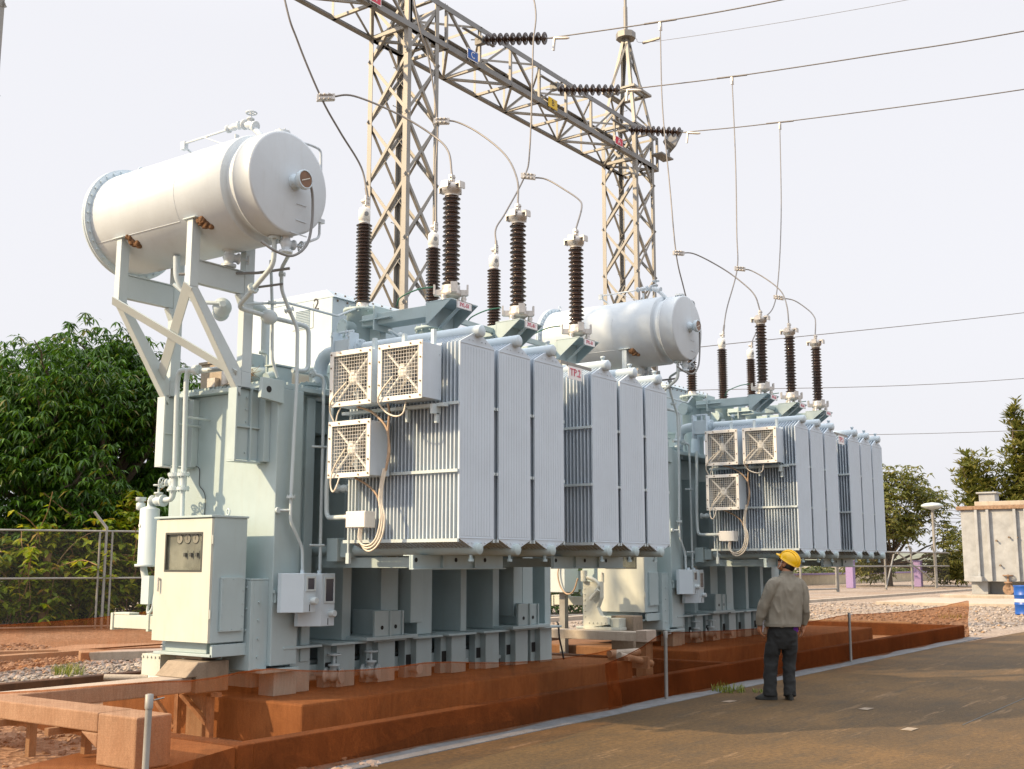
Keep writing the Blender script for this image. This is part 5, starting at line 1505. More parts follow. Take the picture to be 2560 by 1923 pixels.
b = MB(); b.box(60, 130, 33.0, 33.2, 0, 0.75); w1 = tag(b.build('boundary_wall', 'cream_wall'), 'low cream boundary wall with purple coping behind the far fence', 'wall')
b = MB(); b.box(60, 130, 32.96, 33.24, 0.752, 0.88); b.build('coping', 'purple_paint', w1)
# lamp post
lp = thing('lamp_post', (80.5, 22.1, 0), 'slim grey lamp post with a flat round lamp before the right tree', 'lamp post')
b = MB(); b.tube([(80.5, 22.1, 0), (80.5, 22.1, 5.3)], 0.10, 10); b.build('pole', 'galv', lp)
b = MB(); b.lathe((80.5, 22.1, 5.25), (0, 0, 1), [(0.1, 0), (0.45, 0.10), (0.72, 0.22), (0.72, 0.34), (0.5, 0.44), (0.1, 0.5)], 20); b.build('lamp_head', 'light', lp)

# old transformer tank and drum
ot = thing('old_tank', (55.5, 11.3, 0), 'weathered grey ribbed transformer tank with rusty rim standing on a slab at the right', 'tank')
b = MB(); b.box(55.0, 57.6, 9.3, 13.85, 0.82, 4.05); b.build('tank_body', 'old_tank', ot, 0.02)
b = MB(); b.box(54.85, 57.75, 9.15, 14.0, 4.052, 4.22); b.build('rim', 'rusty', ot, 0.02)
b = MB(); b.box(54.95, 57.4, 9.4, 13.2, 4.222, 4.42); b.build('lid', 'conc_pale', ot, 0.02)
b = MB(); b.box(55.2, 56.0, 12.35, 13.05, 4.422, 4.78); b.box(55.1, 56.1, 12.25, 13.15, 4.782, 4.86); b.box(55.2, 56.1, 9.7, 10.9, 4.422, 4.74); b.box(55.1, 56.2, 9.6, 11.0, 4.742, 4.82); b.build('turret', 'old_tank', ot, 0.02)
for y in (9.45, 10.15, 11.05, 11.5, 12.65, 13.15):
    b = MB(); b.box(54.82, 55.0, y - 0.06, y + 0.06, 0.84, 4.04); b.build('rib', 'old_tank', ot, 0.01)
b = MB(); b.box(54.6, 55.0, 13.0, 13.5, 0.82, 1.05); b.box(55.2, 57.0, 9.5, 10.2, 0.25, 0.82); b.box(55.2, 57, 12.9, 13.6, 0.25, 0.82); b.box(55.8, 57, 10.2, 12.9, 0.25, 0.82); b.build('skid', 'old_tank', ot, 0.01)
b = MB()
random.seed(12)
for k in range(10): MB().lathe((54.995, random.uniform(9.5, 13.6), random.uniform(1.2, 3.6)), (-1, 0, 0), [(0.035, 0), (0.028, 0.13), (0.045, 0.14), (0.045, 0.17)], 8).build('stud', 'bolt', ot)
valve('outlet_valve', ot, (54.9, 11.95, 0.48), (-1, 0, 0), 0.14, (0, 0, 1), 0.2, 'rusty')
b = MB(); b.box(53.6, 58.5, 8.6, 14.6, -0.1, 0.25); tag(b.build('tank_slab', 'conc_pale', None, 0.02), 'flat concrete slab under the old grey tank', 'slab')
b = MB(); b.box(46.5, 53.5, 8.5, 15.2, -0.1, 0.12); tag(b.build('concrete_slab', 'conc_pale', None, 0.02), 'long low concrete slab on the gravel in front of the old tank', 'slab')
b = MB(); b.box(27.6, 28.0, 8.2, 12.6, 0.10, 0.26); b.box(27.65, 27.95, 8.3, 8.5, -0.1, 0.1); b.box(27.65, 27.95, 12.2, 12.4, -0.1, 0.1); b.box(27.65, 27.95, 10.4, 10.6, -.1, .1)
tag(b.build('trough_cover', 'conc', None, 0.01), 'grey concrete trough cover seen through the netting right of the man', 'cable trough')
dr = thing('oil_drum', (40.0, 8.25, 0), 'bright blue steel drum with a white band at the right edge', 'drum')
b = MB(); b.lathe((40.0, 8.25, 0), (0, 0, 1), [(0.0, 0.001), (0.30, 0.001), (0.315, 0.02), (0.305, 0.04), (0.305, 0.30), (0.318, 0.315), (0.318, 0.335), (0.305, 0.35), (0.305, 0.60), (0.318, 0.615), (0.318, 0.635), (0.305, 0.65), (0.305, 0.88), (0.318, 0.90), (0.318, 0.925), (0.30, 0.925), (0.295, 0.90), (0, 0.90)], 32); b.build('drum_body', 'drum', dr)
b = MB(); b.lathe((40.0, 8.25, 0.40), (0, 0, 1), [(0.308, 0), (0.308, 0.10)], 32, True, False); b.build('band', 'dial_white', dr)
b = MB(); b.lathe((40, 8.25, 0.76), (0, 0, 1), [(0.3075, 0), (0.3075, 0.11)], 32, True, False)
# slabs lying on the gravel at the left
b = MB(); b.prism([(11.9, 18.9, 0.03), (12.9, 18.2, 0.03), (14.6, 17.7, 0.03), (14.9, 18.6, 0.03), (13.2, 19.6, 0.03)], (0, 0, 0.07))
tag(b.build('trench_cover', 'conc_pink', None, 0.01), 'flat pinkish concrete trench cover lying on the gravel before the left fence', 'slab')
b = MB(); b.bar((11.7, 17.2, 0.06), (14.6, 15.5, 0.06), (0.5, 0.85, 0), (0, 0, 1), 0, 0.5, -0.06, 0.09); b.bar((11.0, 18.8, 0.05), (12.0, 18.3, 0.05), (0.5, 0.85, 0), (0, 0, 1), 0, 0.15, -0.06, 0.09)
tag(b.build('trench_edge', 'conc_pale', None, 0.01), 'pale grey concrete edge of the open trench left of the near cabinet', 'kerb')
for (x, y, h, lab) in ((17.2, 27.0, 1.9, 'old wooden post half hidden in the vines left of the fence corner'), (19.6, 25.6, 1.35, 'short wooden post behind the fence beside the breather canister')):
    b = MB(); b.tube([(x, y, -0.1), (x + 0.03, y, h)], [0.13, 0.11], 9); tag(b.build('wooden_post', 'stem'), lab, 'post')
# pavement lifting pads and tufts
for (x, y, lab) in ((12.85, 6.0, 'small pale patch set in the shaded pavement near the grass tuft'), (13.1, 4.45, 'small pale patch in the pavement right below the man'), (11.76, 3.57, 'small pale patch in the sunlit pavement')):
    b = MB(); b.prism([(x - 0.10, y - 0.05, 0.004), (x + 0.10, y - 0.06, 0.004), (x + 0.11, y + 0.05, 0.004), (x - 0.09, y + 0.06, 0.004)], (0, 0, 0.004))
    struct(b.build('pavement_patch', 'conc'))
b = MB(); b.box(12.4, 20, 3.22, 3.235, 0.001, 0.003); b.box(-5, 12.0, 1.6, 1.615, 0.001, 0.003)
struct(b.build('pavement_joint', 'dark'))
def tuft(x, y, r, n, h, seed, label):
    random.seed(seed); b = MB()
    for k in range(n):
        a = random.uniform(0, 2 * PI); q = r * math.sqrt(random.random())
        p = Vector((x + q * math.cos(a), y + q * math.sin(a), 0)); l = h * random.uniform(0.5, 1.1)
        d = Vector((random.uniform(-.6, .6), random.uniform(-.6, .6), 1)).normalized(); s = Vector((-d.y, d.x, 0)).normalized() * 0.006 if abs(d.x) + abs(d.y) > .01 else Vector((.006, 0, 0))
        m_ = p + d * l * .55; e = p + d * l + Vector((d.x, d.y, 0)) * l * .5
        b.add([p - s, p + s, m_ + s * .8, m_ - s * .8, e], [(0, 1, 2, 3), (3, 2, 4)])
    tag(b.build('grass_tuft', 'grass'), label, 'grass', 'grass tufts')
tuft(13.85, 6.46, 0.22, 110, 0.13, 1, 'green grass tuft at the drain edge left of the man')
tuft(14.0, 6.1, 0.12, 35, 0.07, 2, 'tiny grass tuft on the pavement beside the larger one')
tuft(10.2, 15.3, 0.22, 120, 0.22, 3, 'bright green tuft on the gravel left of the near cabinet')
tuft(7.8, 14.7, 0.3, 70, 0.15, 4, 'thin grass tuft on the gravel at the left edge')
tuft(11.5, 20.5, 0.5, 110, 0.2, 5, 'dry grass tuft by the trench cover at the left')
tuft(36.0, 9.5, 0.4, 60, 0.2, 6, 'small weed on the far gravel left of the blue drum')
# loose stones
random.seed(21)
b = MB()
def stone(x, y, s, z=0.0):
    o = len(b.v); c = Vector((x, y, z)); q = []
    for (dx, dy, dz) in ((1, 0, 0), (-1, 0, 0), (0, 1, 0), (0, -1, 0), (0, 0, .8), (0.6, 0.6, .45), (-.6, .6, .45), (-.6, -.6, .45), (.6, -.6, .45)):
        q.append(c + Vector((dx, dy, dz)) * s * random.uniform(0.65, 1.15))
    b.add(q, [(0, 2, 5), (2, 1, 6), (1, 3, 7), (3, 0, 8), (5, 4, 8), (5, 6, 4), (6, 7, 4), (7, 8, 4), (0, 5, 8), (2, 6, 5), (1, 7, 6), (3, 8, 7)])
n = 0
while n < 11000:
    x = random.uniform(2.4, 13.5); y = random.uniform(6.4, 22)
    if (6.0 < x < 6.3 and y < 12.7) or (x > 7.3 and y < 12.7) or (4.0 < x < 6.1 and y < 7.8) or (4.9 < x < 5.3 and y < 12.5): continue
    stone(x, y, random.uniform(0.018, 0.05) * (1.0 if y < 15 else 1.25), 0.17 if x < 6.1 and y < 12.5 else 0.0); n += 1
for k in range(3500):
    x = random.uniform(22, 48); y = random.uniform(6.9, 17.5)
    if x < 27.2 and y < 12.7: continue
    stone(x, y, random.uniform(0.03, 0.07))
for k in range(1500): stone(random.uniform(6.3, 15), random.uniform(7.05, 7.6), random.uniform(0.02, 0.045), 0.0)
for k in range(900): stone(random.uniform(13.6, 15.2), random.uniform(7.1, 12.4), random.uniform(0.02, 0.05), 0.0)
o = b.build('gravel_stones', 'stone'); tag(o, 'loose grey and tan gravel stones around the pits', 'gravel', None, 'stuff')
# ------------------------------------------------------------------ THE MAN IN THE YELLOW HELMET
yaw = R(35.5)
FV = Vector((math.cos(yaw), math.sin(yaw), 0)); RV = Vector((math.sin(yaw), -math.cos(yaw), 0)); ZV = Vector((0, 0, 1))
PO = Vector((13.39, 5.60, 0.0))
def W(x, y, z): return PO + RV * x + FV * y + ZV * z
def limb(b, pts, rad, n=14, sub=5, flat=1.0):
    """tapered limb through the joints"""
    P = spline([W(*p) for p in pts], sub)
    rr = []
    for i in range(len(pts) - 1):
        for k in range(sub):
            t = k / sub; t = t * t * (3 - 2 * t); rr.append(rad[i] * (1 - t) + rad[i + 1] * t)
    rr.append(rad[-1])
    b.tube(P, rr, n)
def rings(b, data, n=28, pw=2.4):
    """torso from stacked rounded ellipses (x, y, z, rx, ry)"""
    out = []
    for (x, y, z, rx, ry) in data:
        r = []
        for k in range(n):
            a = 2 * PI * k / n; c, s_ = math.cos(a), math.sin(a)
            r.append(W(x + rx * math.copysign(abs(c) ** (2 / pw), c), y + ry * math.copysign(abs(s_) ** (2 / pw), s_), z))
        out.append(r)
    b.ring_tube(out)
def fuse(b, name, mat, parent, voxel=0.012, smooth=4, wr=0.0, wsc=6.0, seed=0.0, stretch=(1, 1, 1)):
    """voxel-merge overlapping shapes into one continuous surface, optionally with cloth folds"""
    o = b.build(name, mat, None)
    m = o.modifiers.new('r', 'REMESH'); m.mode = 'VOXEL'; m.voxel_size = voxel; m.use_smooth_shade = True
    s = o.modifiers.new('s', 'SMOOTH'); s.iterations = smooth; s.factor = 0.5
    dg = bpy.context.evaluated_depsgraph_get()
    me = bpy.data.meshes.new_from_object(o.evaluated_get(dg))
    o.modifiers.clear(); o.data = me; me.name = name
    if wr > 0:
        for v in me.vertices:
            q = Vector((v.co.x * stretch[0], v.co.y * stretch[1], v.co.z * stretch[2])) * wsc + Vector((seed, seed * 2, 0))
            f = noise.noise(q) + 0.5 * noise.noise(q * 2.1)
            f = (1 - abs(f)) * 1.2 - 0.8
            v.co += v.normal * f * wr
    me.polygons.foreach_set('use_smooth', [True] * len(me.polygons))
    me.materials.clear(); me.materials.append(M[mat]); me.update()
    if parent is not None: o.parent = parent
    return o

# head frame: turned to the left and tipped back
HC = W(0.165, 0.03, 1.625)
hf = (-RV * 0.80 + FV * 0.60).normalized()
tilt = R(32)
hF = hf * math.cos(tilt) + ZV * math.sin(tilt); hU = -hf * math.sin(tilt) + ZV * math.cos(tilt); hR = hF.cross(hU)
def Hd(r, f, u): return HC + hR * r + hF * f + hU * u
def hball(b, c, sr, sf, su, n=10):
    rg = []
    for i in range(1, n):
        a = PI * i / n
        rg.append([Hd(c[0] + sr * math.sin(a) * math.cos(2 * PI * k / (2 * n)), c[1] + sf * math.sin(a) * math.sin(2 * PI * k / (2 * n)), c[2] - su * math.cos(a)) for k in range(2 * n)])
    b.ring_tube(rg)
b = MB()
hball(b, (0, -0.012, 0.02), 0.076, 0.097, 0.098, 12)     # skull
hball(b, (0, 0.030, -0.045), 0.060, 0.062, 0.075)        # face and jaw
hball(b, (0, 0.062, -0.098), 0.030, 0.026, 0.022, 7)     # chin
hball(b, (0, 0.100, -0.030), 0.013, 0.020, 0.026, 7)     # nose
hball(b, (0, 0.088, -0.067), 0.024, 0.012, 0.010, 6)     # mouth
for s in (-1, 1):
    hball(b, (s * 0.076, -0.005, -0.02), 0.010, 0.020, 0.033, 7)   # ears
    hball(b, (s * 0.030, 0.078, 0.002), 0.018, 0.012, 0.010, 6)    # brows
limb(b, [(0.150, -0.005, 1.40), (0.152, 0.0, 1.47), (0.160, 0.015, 1.56), (0.168, 0.03, 1.62)], [0.066, 0.058, 0.056, 0.055])
rings(b, [(0.075, 0, 0.84, 0.150, 0.100), (0.09, 0, 0.96, 0.150, 0.095), (0.12, 0, 1.12, 0.140, 0.09), (0.14, 0, 1.30, 0.160, 0.10), (0.148, 0, 1.41, 0.150, 0.085), (0.15, 0, 1.46, 0.09, 0.06)])
LA = [(-0.015, -0.035, 1.375), (-0.155, -0.035, 1.12), (-0.195, 0.02, 0.885)]
RA = [(0.302, 0.035, 1.365), (0.352, 0.035, 1.11), (0.345, 0.09, 0.885)]
for A in (LA, RA): limb(b, [((A[0][0] + 0.15) / 2, 0, 1.40)] + A, [0.06, 0.052, 0.040, 0.026])
limb(b, [(0.00, 0, 0.86), (-0.07, 0.03, 0.47), (-0.105, 0.0, 0.06)], [0.085, 0.055, 0.036])
limb(b, [(0.155, 0, 0.86), (0.15, 0.05, 0.47), (0.13, -0.02, 0.06)], [0.085, 0.055, 0.036])
def hand(b, wx, wy, wz, side, curl):
    """palm with five fingers of different lengths; the thumb leaves the side of the palm"""
    limb(b, [(wx, wy, wz + 0.01), (wx, wy + 0.004, wz - 0.04), (wx + side * 0.002, wy + 0.010, wz - 0.085)], [0.026, 0.034, 0.030], 12)
    for k, (dy, L) in enumerate(((0.030, 0.066), (0.010, 0.076), (-0.010, 0.071), (-0.028, 0.054))):
        x0, y0, z0 = wx, wy + dy * 0.95, wz - 0.085
        limb(b, [(x0, y0, z0 + 0.015), (x0 + side * 0.010 * curl, y0 + 0.003, z0 - L * 0.45), (x0 + side * 0.030 * curl, y0 + 0.005, z0 - L * 0.80), (x0 + side * 0.048 * curl, y0 + 0.005, z0 - L * (1.0 - 0.08 * curl))], [0.0095, 0.0090, 0.0080, 0.0065], 8, 3)
    limb(b, [(wx, wy + 0.022, wz - 0.030), (wx + side * 0.012, wy + 0.048, wz - 0.058), (wx + side * 0.022, wy + 0.052, wz - 0.088), (wx + side * 0.028, wy + 0.046, wz - 0.108)], [0.012, 0.0105, 0.0095, 0.007], 8, 3)
hand(b, -0.195, 0.03, 0.885, 1, 1.3)
hand(b, 0.342, 0.10, 0.885, -1, 0.8)
person = fuse(b, 'person', 'skin', None, 0.0065, 2)
tag(person, 'man seen from behind in yellow helmet, khaki jacket and black trousers, looking up', 'person')

b = MB()   # jacket
rings(b, [(0.075, 0, 0.860, 0.212, 0.146), (0.078, 0, 0.885, 0.216, 0.150), (0.09, 0, 0.93, 0.214, 0.146), (0.105, 0, 1.04, 0.205, 0.142), (0.125, 0, 1.18, 0.196, 0.138), (0.14, 0, 1.30, 0.186, 0.135), (0.147, 0.0, 1.385, 0.165, 0.112), (0.15, 0.0, 1.44, 0.118, 0.085), (0.153, 0.0, 1.470, 0.090, 0.072), (0.155, 0.004, 1.505, 0.071, 0.066)])
limb(b, [(0.08, 0, 1.375), LA[0], (-0.09, -0.04, 1.26), LA[1], (-0.185, -0.01, 1.0), (-0.195, 0.018, 0.885)], [0.070, 0.076, 0.074, 0.066, 0.058, 0.048], 16)
limb(b, [(0.22, 0, 1.375), RA[0], (0.355, 0.035, 1.25), RA[1], (0.365, 0.06, 1.0), (0.345, 0.088, 0.885)], [0.070, 0.074, 0.070, 0.062, 0.056, 0.046], 16)
jk = fuse(b, 'jacket', 'jacket', person, 0.009, 2, 0.022, 5.0, 3.0, (1.7, 1.7, 0.75))
b = MB()
rings(b, [(0.155, 0.006, 1.495, 0.072, 0.067), (0.157, 0.008, 1.53, 0.070, 0.065)], 24, 2.0)
b.build('collar', 'jacket', jk)
b = MB(); rings(b, [(0.075, 0, 0.868, 0.218, 0.152), (0.078, 0, 0.905, 0.220, 0.153)], 36); b.build('waistband', 'jacket', jk)
b = MB(); b.bar(W(0.02, -0.137, 1.375), W(0.29, -0.115, 1.365), ZV, -FV, -0.005, 0.005, 0.0, 0.012)
b = MB(); rings(b, [(0.10, 0.01, 0.80, 0.160, 0.118), (0.10, 0.01, 0.90, 0.165, 0.12)], 32); b.build('shirt_hem', 'purple', person)
b = MB()   # trousers
rings(b, [(0.05, 0, 0.60, 0.10, 0.085), (0.062, 0, 0.70, 0.160, 0.118), (0.07, 0, 0.79, 0.172, 0.126), (0.075, 0, 0.90, 0.160, 0.115)])
limb(b, [(-0.005, 0, 0.80), (-0.045, 0.01, 0.62), (-0.075, 0.03, 0.46), (-0.098, 0.01, 0.22), (-0.108, 0.0, 0.045)], [0.098, 0.094, 0.084, 0.080, 0.082], 16)
limb(b, [(0.150, 0, 0.80), (0.155, 0.02, 0.62), (0.150, 0.05, 0.46), (0.138, 0.02, 0.22), (0.130, -0.01, 0.045)], [0.098, 0.092, 0.080, 0.072, 0.074], 16)
fuse(b, 'trousers', 'trousers', person, 0.009, 2, 0.018, 7.0, 8.0, (1.0, 1.0, 1.1))
def shoe(x, y, dx, dy):
    d = Vector((dx, dy)).normalized()
    b = MB(); n = 18; out = []
    for z, s in ((0.002, 0.96), (0.025, 1.0), (0.05, 0.90), (0.085, 0.62)):
        r = []
        for k in range(n):
            a = 2 * PI * k / n; l = math.cos(a) * 0.142 * (s if math.cos(a) > 0 else 0.9) + 0.045; q = math.sin(a) * 0.048 * (1.1 if math.cos(a) > 0 else 0.9) * (s ** .4)
            if z > 0.045 and l > 0.06: l = 0.06 + (l - 0.06) * (0.75 if z < .06 else 0.2)
            r.append(W(x + d.x * l - d.y * q, y + d.y * l + d.x * q, z))
        out.append(r)
    b.ring_tube(out); return b.build('shoe', 'shoe', person, 0.006)
shoe(-0.10, 0.0, -1.0, 0.25); shoe(0.13, -0.01, 0.12, 1.0)
b = MB(); hball(b, (0, -0.030, -0.022), 0.079, 0.084, 0.075); b.build('hair', 'hair', person)
b = MB()   # helmet: shell, ridge and peak
n = 28; out = []
for i in range(8):
    a = (PI / 2) * i / 7.001
    out.append([Hd(0.108 * math.cos(a) ** 0.8 * math.cos(2 * PI * k / n), -0.012 + 0.134 * math.cos(a) ** 0.8 * math.sin(2 * PI * k / n), 0.035 + 0.128 * math.sin(a)) for k in range(n)])
b.ring_tube([[Hd(0.115 * math.cos(2 * PI * k / n), -0.012 + 0.142 * math.sin(2 * PI * k / n), 0.028) for k in range(n)]] + out)
b.tube([Hd(0, -0.012 + 0.134 * math.cos(t * PI / 10), 0.040 + 0.128 * math.sin(t * PI / 10)) for t in range(11)], 0.012, 8)
for s in (-.05, .05): b.tube([Hd(s, -0.012 + 0.120 * math.cos(t * PI / 10), 0.040 + 0.118 * math.sin(t * PI / 10)) for t in range(11)], 0.007, 6)
b.prism([Hd(-0.09, 0.09, 0.040), Hd(-0.06, 0.155, 0.030), Hd(0, 0.180, 0.028), Hd(0.06, 0.155, 0.030), Hd(0.09, 0.09, 0.040)], hU * 0.008)
b.build('helmet', 'helmet', person)
b = MB(); b.tube([Hd(0.080, 0.05, 0.035), Hd(0.082, 0.03, -0.05), Hd(0.04, 0.06, -0.118), Hd(0, 0.072, -0.125), Hd(-0.04, 0.06, -0.118), Hd(-0.082, 0.03, -0.05), Hd(-0.080, 0.05, 0.035)], 0.004, 5); b.build('chin_strap', 'sign_white', person)
b = MB()
for s in (-1, 1): b.lathe(Hd(s * 0.030, 0.084, -0.010), hF, [(0.011, 0), (0.007, 0.006)], 10)
b.build('eye', 'ink', person)
b = MB()
for s in (-1, 1):
    b.lathe(Hd(s * 0.033, 0.098, -0.010), hF, [(0.022, 0), (0.024, 0.002), (0.022, 0.004)], 14); b.tube([Hd(s * 0.055, 0.095, -0.006), Hd(s * 0.078, 0.0, -0.004)], 0.003, 5)
b.build('glasses', 'dglass', person)
b = MB()
for k in range(4):
    b.prism([W(-0.175, -0.02 + k * .003, 0.80), W(-0.165 + .004 * k, -0.055 + k * .003, 1.08), W(-0.150 + .004 * k, 0.09, 1.06), W(-0.165, 0.12, 0.79)], RV * 0.0016)
    for v in b.v[-8:]: v += RV * (0.003 * k)
tag(b.build('papers', 'paper'), "sheaf of white papers held in the man's left hand", 'papers')
# ------------------------------------------------------------------ TREES AND SHRUBS
def leaf_cluster(b, p, n, L, wd, droop, rnd, spread=1.0):
    a0 = rnd.uniform(0, 2 * PI)
    for k in range(n):
        a = a0 + 2 * PI * k / n + rnd.uniform(-.35, .35)
        el = rnd.uniform(-0.25, 0.55) - droop
        d = Vector((math.cos(a) * math.cos(el), math.sin(a) * math.cos(el), math.sin(el))) * spread
        l = L * rnd.uniform(0.65, 1.2)
        s = Vector((-math.sin(a), math.cos(a), rnd.uniform(-.5, .5))).normalized() * wd * rnd.uniform(0.7, 1.2)
        m_ = p + d * l * 0.5; e = p + d * l + Vector((0, 0, -l * 0.22 * (1 + droop)))
        o = len(b.v)
        b.v += [p, m_ + s, e, m_ - s]
        b.f.append([o, o + 1, o + 2, o + 3]); b.sm.append(False); b.mi.append(0)
def branchy(b, p0, p1, r0, r1, rnd, wob=0.12):
    d = p1 - p0; n = 5
    pts = [p0 + d * (k / n) + Vector((rnd.uniform(-1, 1), rnd.uniform(-1, 1), rnd.uniform(-.4, .4))) * wob * (0 if k in (0, n) else 1) * d.length / 3 for k in range(n + 1)]
    b.tube(pts, [r0 + (r1 - r0) * k / n for k in range(n + 1)], 7)
def tree(name, base, lobes, leafmat, label, nclus, seed, L=0.22, wd=0.03, nl=8, droop=0.5, trunk_r=0.25, fork=1.6, group=None, shell=0.55, cat='tree', thin=0.0):
    rnd = random.Random(seed)
    base = Vector(base)
    t = thing(name, tuple(base), label, cat, group)
    tr = MB()
    top = base + Vector((0, 0, fork))
    tr.tube([base - Vector((0, 0, .15)), base + Vector((0.03, 0.02, fork * 0.5)), top], [trunk_r * 1.25, trunk_r, trunk_r * 0.85], 10)
    for (c, r) in lobes:
        c = base + Vector(c)
        branchy(tr, top, c - Vector((0, 0, r[2] * .2)), trunk_r * 0.55, trunk_r * 0.12, rnd)
        for k in range(4):
            d = Vector((rnd.uniform(-1, 1) * r[0], rnd.uniform(-1, 1) * r[1], rnd.uniform(-.4, 1) * r[2])) * 0.75
            branchy(tr, c - Vector((0, 0, r[2] * .2)), c + d, trunk_r * 0.14, trunk_r * 0.04, rnd)
    tr.build('trunk', 'bark', t)
    cr = MB()
    vol = [r[0] * r[1] * r[2] for _, r in lobes]; tot = sum(v ** 0.67 for v in vol)
    for (c, r), v in zip(lobes, vol):
        c = base + Vector(c)
        for k in range(int(nclus * v ** 0.67 / tot)):
            while True:
                d = Vector((rnd.uniform(-1, 1), rnd.uniform(-1, 1), rnd.uniform(-1, 1)))
                if 0.05 < d.length < 1: break
            q = d.normalized()
            rad = rnd.uniform(shell, 1.0) if rnd.random() < 0.85 else rnd.uniform(0.2, shell)
            rad *= 1 + 0.22 * noise.noise(q * 2.3 + c * 0.7) + 0.10 * noise.noise(q * 6 + c)
            if thin and noise.noise(c + q * rad * 2.6) > 0.35 - thin: continue
            p = c + Vector((q.x * r[0], q.y * r[1], q.z * r[2])) * rad
            if p.z < 0.2: continue
            leaf_cluster(cr, p, nl, L, wd, droop * rnd.uniform(0.6, 1.3), rnd)
    cr.build('crown', leafmat, t)
    return t
def lobe_cloud(rnd, n, ext, size):
    """crown lobes spread over a dome"""
    out = []
    for k in range(n):
        a = rnd.uniform(0, 2 * PI); u = rnd.uniform(0.0, 1); z = rnd.uniform(ext[3], ext[2])
        f = math.sqrt(max(0.05, 1 - ((z - ext[3]) / (ext[2] - ext[3] + .01)) ** 2.2)) * math.sqrt(u) 
        s = size * rnd.uniform(0.75, 1.25)
        out.append(((ext[0] * f * math.cos(a), ext[1] * f * math.sin(a), z), (s, s, s * 0.8)))
    return out
rnd = random.Random(5)
# mango trees at the left, behind the fence
tree('mango_tree', (20.9, 30.6, 0), lobe_cloud(rnd, 60, (5.6, 3.6, 7.9, 1.8), 1.55), 'leaf_mango', 'broad dark green mango tree filling the left behind the fence, nearest the conservator', 12500, 11, 0.30, 0.036, 8, 0.55, 0.34, 2.0, 'mango trees behind the left fence', 0.6)
tree('mango_tree', (11.6, 33.5, 0), lobe_cloud(rnd, 26, (4.0, 3.4, 7.9, 1.8), 1.6), 'leaf_mango', 'dark green mango tree cut off by the left edge of the photo', 4600, 12, 0.30, 0.036, 8, 0.55, 0.34, 2.2, 'mango trees behind the left fence', 0.6)
tree('mango_tree', (25.8, 29.5, 0), lobe_cloud(rnd, 20, (3.4, 2.6, 5.6, 1.6), 1.3), 'leaf_mango', 'mango tree mostly hidden behind the near transformer tank', 3200, 13, 0.30, 0.036, 8, 0.55, 0.3, 1.8, 'mango trees behind the left fence', 0.6)
# tree behind the far conservator
tree('broadleaf_tree', (46.5, 30.5, 0), lobe_cloud(rnd, 16, (3.6, 3.6, 6.6, 4.0), 1.5), 'leaf_mango', 'bright green tree top showing behind the far conservator', 2200, 15, 0.42, 0.06, 7, 0.4, 0.35, 3.0, None, 0.6)
tree('sparse_tree', (36.5, 30.5, 0), lobe_cloud(rnd, 9, (1.5, 1.5, 9.6, 6.8), 0.9), 'leaf_far', 'thin twiggy tree top between the bushings of the near transformer', 420, 16, 0.30, 0.05, 5, 0.3, 0.2, 5.0, None, 0.3, thin=0.15)
# right side
tree('loose_tree', (84.5, 26.5, 0), lobe_cloud(rnd, 34, (6.0, 6.4, 8.0, 1.0), 1.7), 'leaf_far', 'loose olive green tree with sky showing through, behind the lamp post', 4200, 17, 0.42, 0.07, 6, 0.4, 0.2, 1.6, None, 0.35, thin=0.12)
cas = [((dx, dy, z), (s, s, s * 1.7)) for dx, dy, z, s in ((0, 0, 6, 3.6), (1.5, -3, 8, 3.2), (-2, 3.4, 8.6, 2.4), (0, -1, 11, 2.8), (0, -5.5, 9, 3.4), (0.5, -0.2, 14.0, 1.4), (0, 0.2, 16.2, 0.8), (0, -4.5, 13.0, 1.8), (-1, 4.6, 10.5, 1.2), (0, -7.5, 6, 3.4), (0, 3, 5, 2.6))]
tree('feathery_tree', (118.0, 24.0, 0), cas, 'leaf_far', 'tall feathery tree with pointed tips above the old tank at the right', 5200, 18, 0.85, 0.12, 6, -0.5, 0.4, 4.0, None, 0.3, thin=0.03)
# vines and bushes along the left fence
def shrub(x, y, w_, h, n, ns, seed, label):
    rnd = random.Random(seed)
    t = thing('vine_shrub', (x, y, 0), label, 'shrub', 'yellow green vines along the left fence')
    st = MB(); cr = MB()
    for k in range(ns):
        a = rnd.uniform(0, 2 * PI); p = Vector((x + rnd.uniform(-.5, .5) * w_, y + rnd.uniform(-.4, .4), 0))
        pts = [p]; d = Vector((rnd.uniform(-.5, .5), rnd.uniform(-.4, .3), 1)).normalized(); hh = h * rnd.uniform(0.6, 1.15)
        for j in range(6):
            d = (d + Vector((rnd.uniform(-.5, .5), rnd.uniform(-.4, .4), -0.06 * j))).normalized()
            pts.append(pts[-1] + d * hh / 5.2)
        sp = spline(pts, 3); st.tube(sp, 0.013, 5)
        for q in sp[4:]:
            if rnd.random() < 0.5: leaf_cluster(cr, q, rnd.randint(2, 4), 0.24, 0.07, 0.35, rnd)
    for k in range(n):
        q = Vector((x + rnd.gauss(0, .36) * w_, y + rnd.gauss(0, .3), rnd.uniform(0.1, 1) ** 0.8 * h * (0.72 + 0.28 * math.cos(k))))
        q.z *= 1 - 0.35 * abs((q.x - x) / w_)
        if noise.noise(q * 1.1) < -0.32: continue
        leaf_cluster(cr, q, rnd.randint(3, 5), 0.24, 0.07, 0.35, rnd)
    st.build('stems', 'stem', t); cr.build('foliage', 'leaf_vine', t)
shrub(15.2, 28.4, 2.0, 2.8, 900, 34, 31, 'yellow green vine shrub at the far left behind the fence, many bare stems')
shrub(17.3, 27.3, 2.0, 3.0, 1100, 34, 32, 'tangled yellow green vine shrub with brown stems left of the fence post')
shrub(19.4, 26.4, 2.2, 3.7, 1300, 26, 33, 'tallest leafy yellow green vine shrub behind the angled fence post')
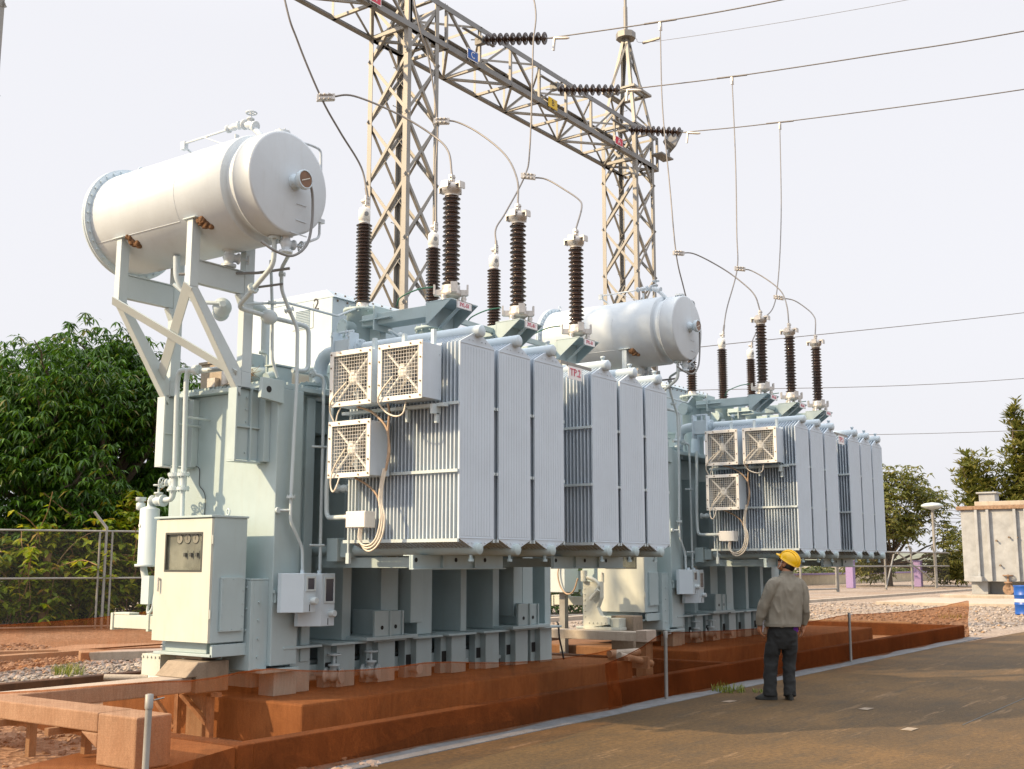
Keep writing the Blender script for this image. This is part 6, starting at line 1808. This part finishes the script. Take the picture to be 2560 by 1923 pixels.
shrub(21.4, 25.6, 1.9, 2.9, 1000, 22, 34, 'vine shrub behind the breather canister and cabinet')
shrub(27.0, 22.6, 2.4, 1.9, 420, 22, 35, 'yellow green shrub seen low through the gap between the transformers')
# dark undergrowth behind the vines, and the far hedge: masses nobody could count
rnd = random.Random(44); b = MB()
for k in range(2600):
    s = rnd.uniform(-9, 22); q = Vector((17.7, 28.2, 0)) + Vector((0.88, -0.475, 0)) * s + Vector((0.475, 0.88, 0)) * rnd.uniform(0, 1.6)
    q.z = rnd.uniform(0.05, 1.9); leaf_cluster(b, q, 6, 0.30, 0.05, 0.5, rnd)
tag(b.build('undergrowth', 'leaf_mango'), 'dark green undergrowth behind the vines and left fence', 'undergrowth', None, 'stuff')
b = MB()
for k in range(5200):
    s = rnd.random(); q = Vector((44, 37, 0)).lerp(Vector((170, 34, 0)), s ** 0.8); q += Vector((rnd.uniform(-2, 2), rnd.uniform(-2, 3), 0))
    q.z = abs(rnd.gauss(0, 1)) * (0.7 + 0.5 * noise.noise(Vector((q.x * .12, 0, 3)))) + 0.1; leaf_cluster(b, q, 5, 0.5, 0.11, 0.3, rnd)
tag(b.build('far_hedge', 'leaf_hedge'), 'low olive hedge along the far boundary at the right', 'hedge', None, 'stuff')
# low wooded hills on the horizon
b = MB(); rows = []
for i in range(90):
    a = R(-30 + i * 1.6); r = 650
    h = 9 + 6 * noise.noise(Vector((i * 0.23, 0, 0))) + 3 * noise.noise(Vector((i * 0.9, 4, 0)))
    rows.append([Vector((r * math.cos(a), r * math.sin(a), -1)), Vector(((r + 30) * math.cos(a), (r + 30) * math.sin(a), h * .7)), Vector(((r + 90) * math.cos(a), (r + 90) * math.sin(a), h)), Vector(((r + 200) * math.cos(a), (r + 200) * math.sin(a), -1))])
vs = [p for q in rows for p in q]; fs = []
for i in range(len(rows) - 1):
    for j in range(3): fs.append((i * 4 + j, i * 4 + j + 1, i * 4 + j + 5, i * 4 + j + 4))
b.add(vs, fs, True); M['hill'] = plain('distant_scrub', (0.20, 0.22, 0.17), 0.95, 0, 0.3, 0.03)
struct(b.build('hills', 'hill'))
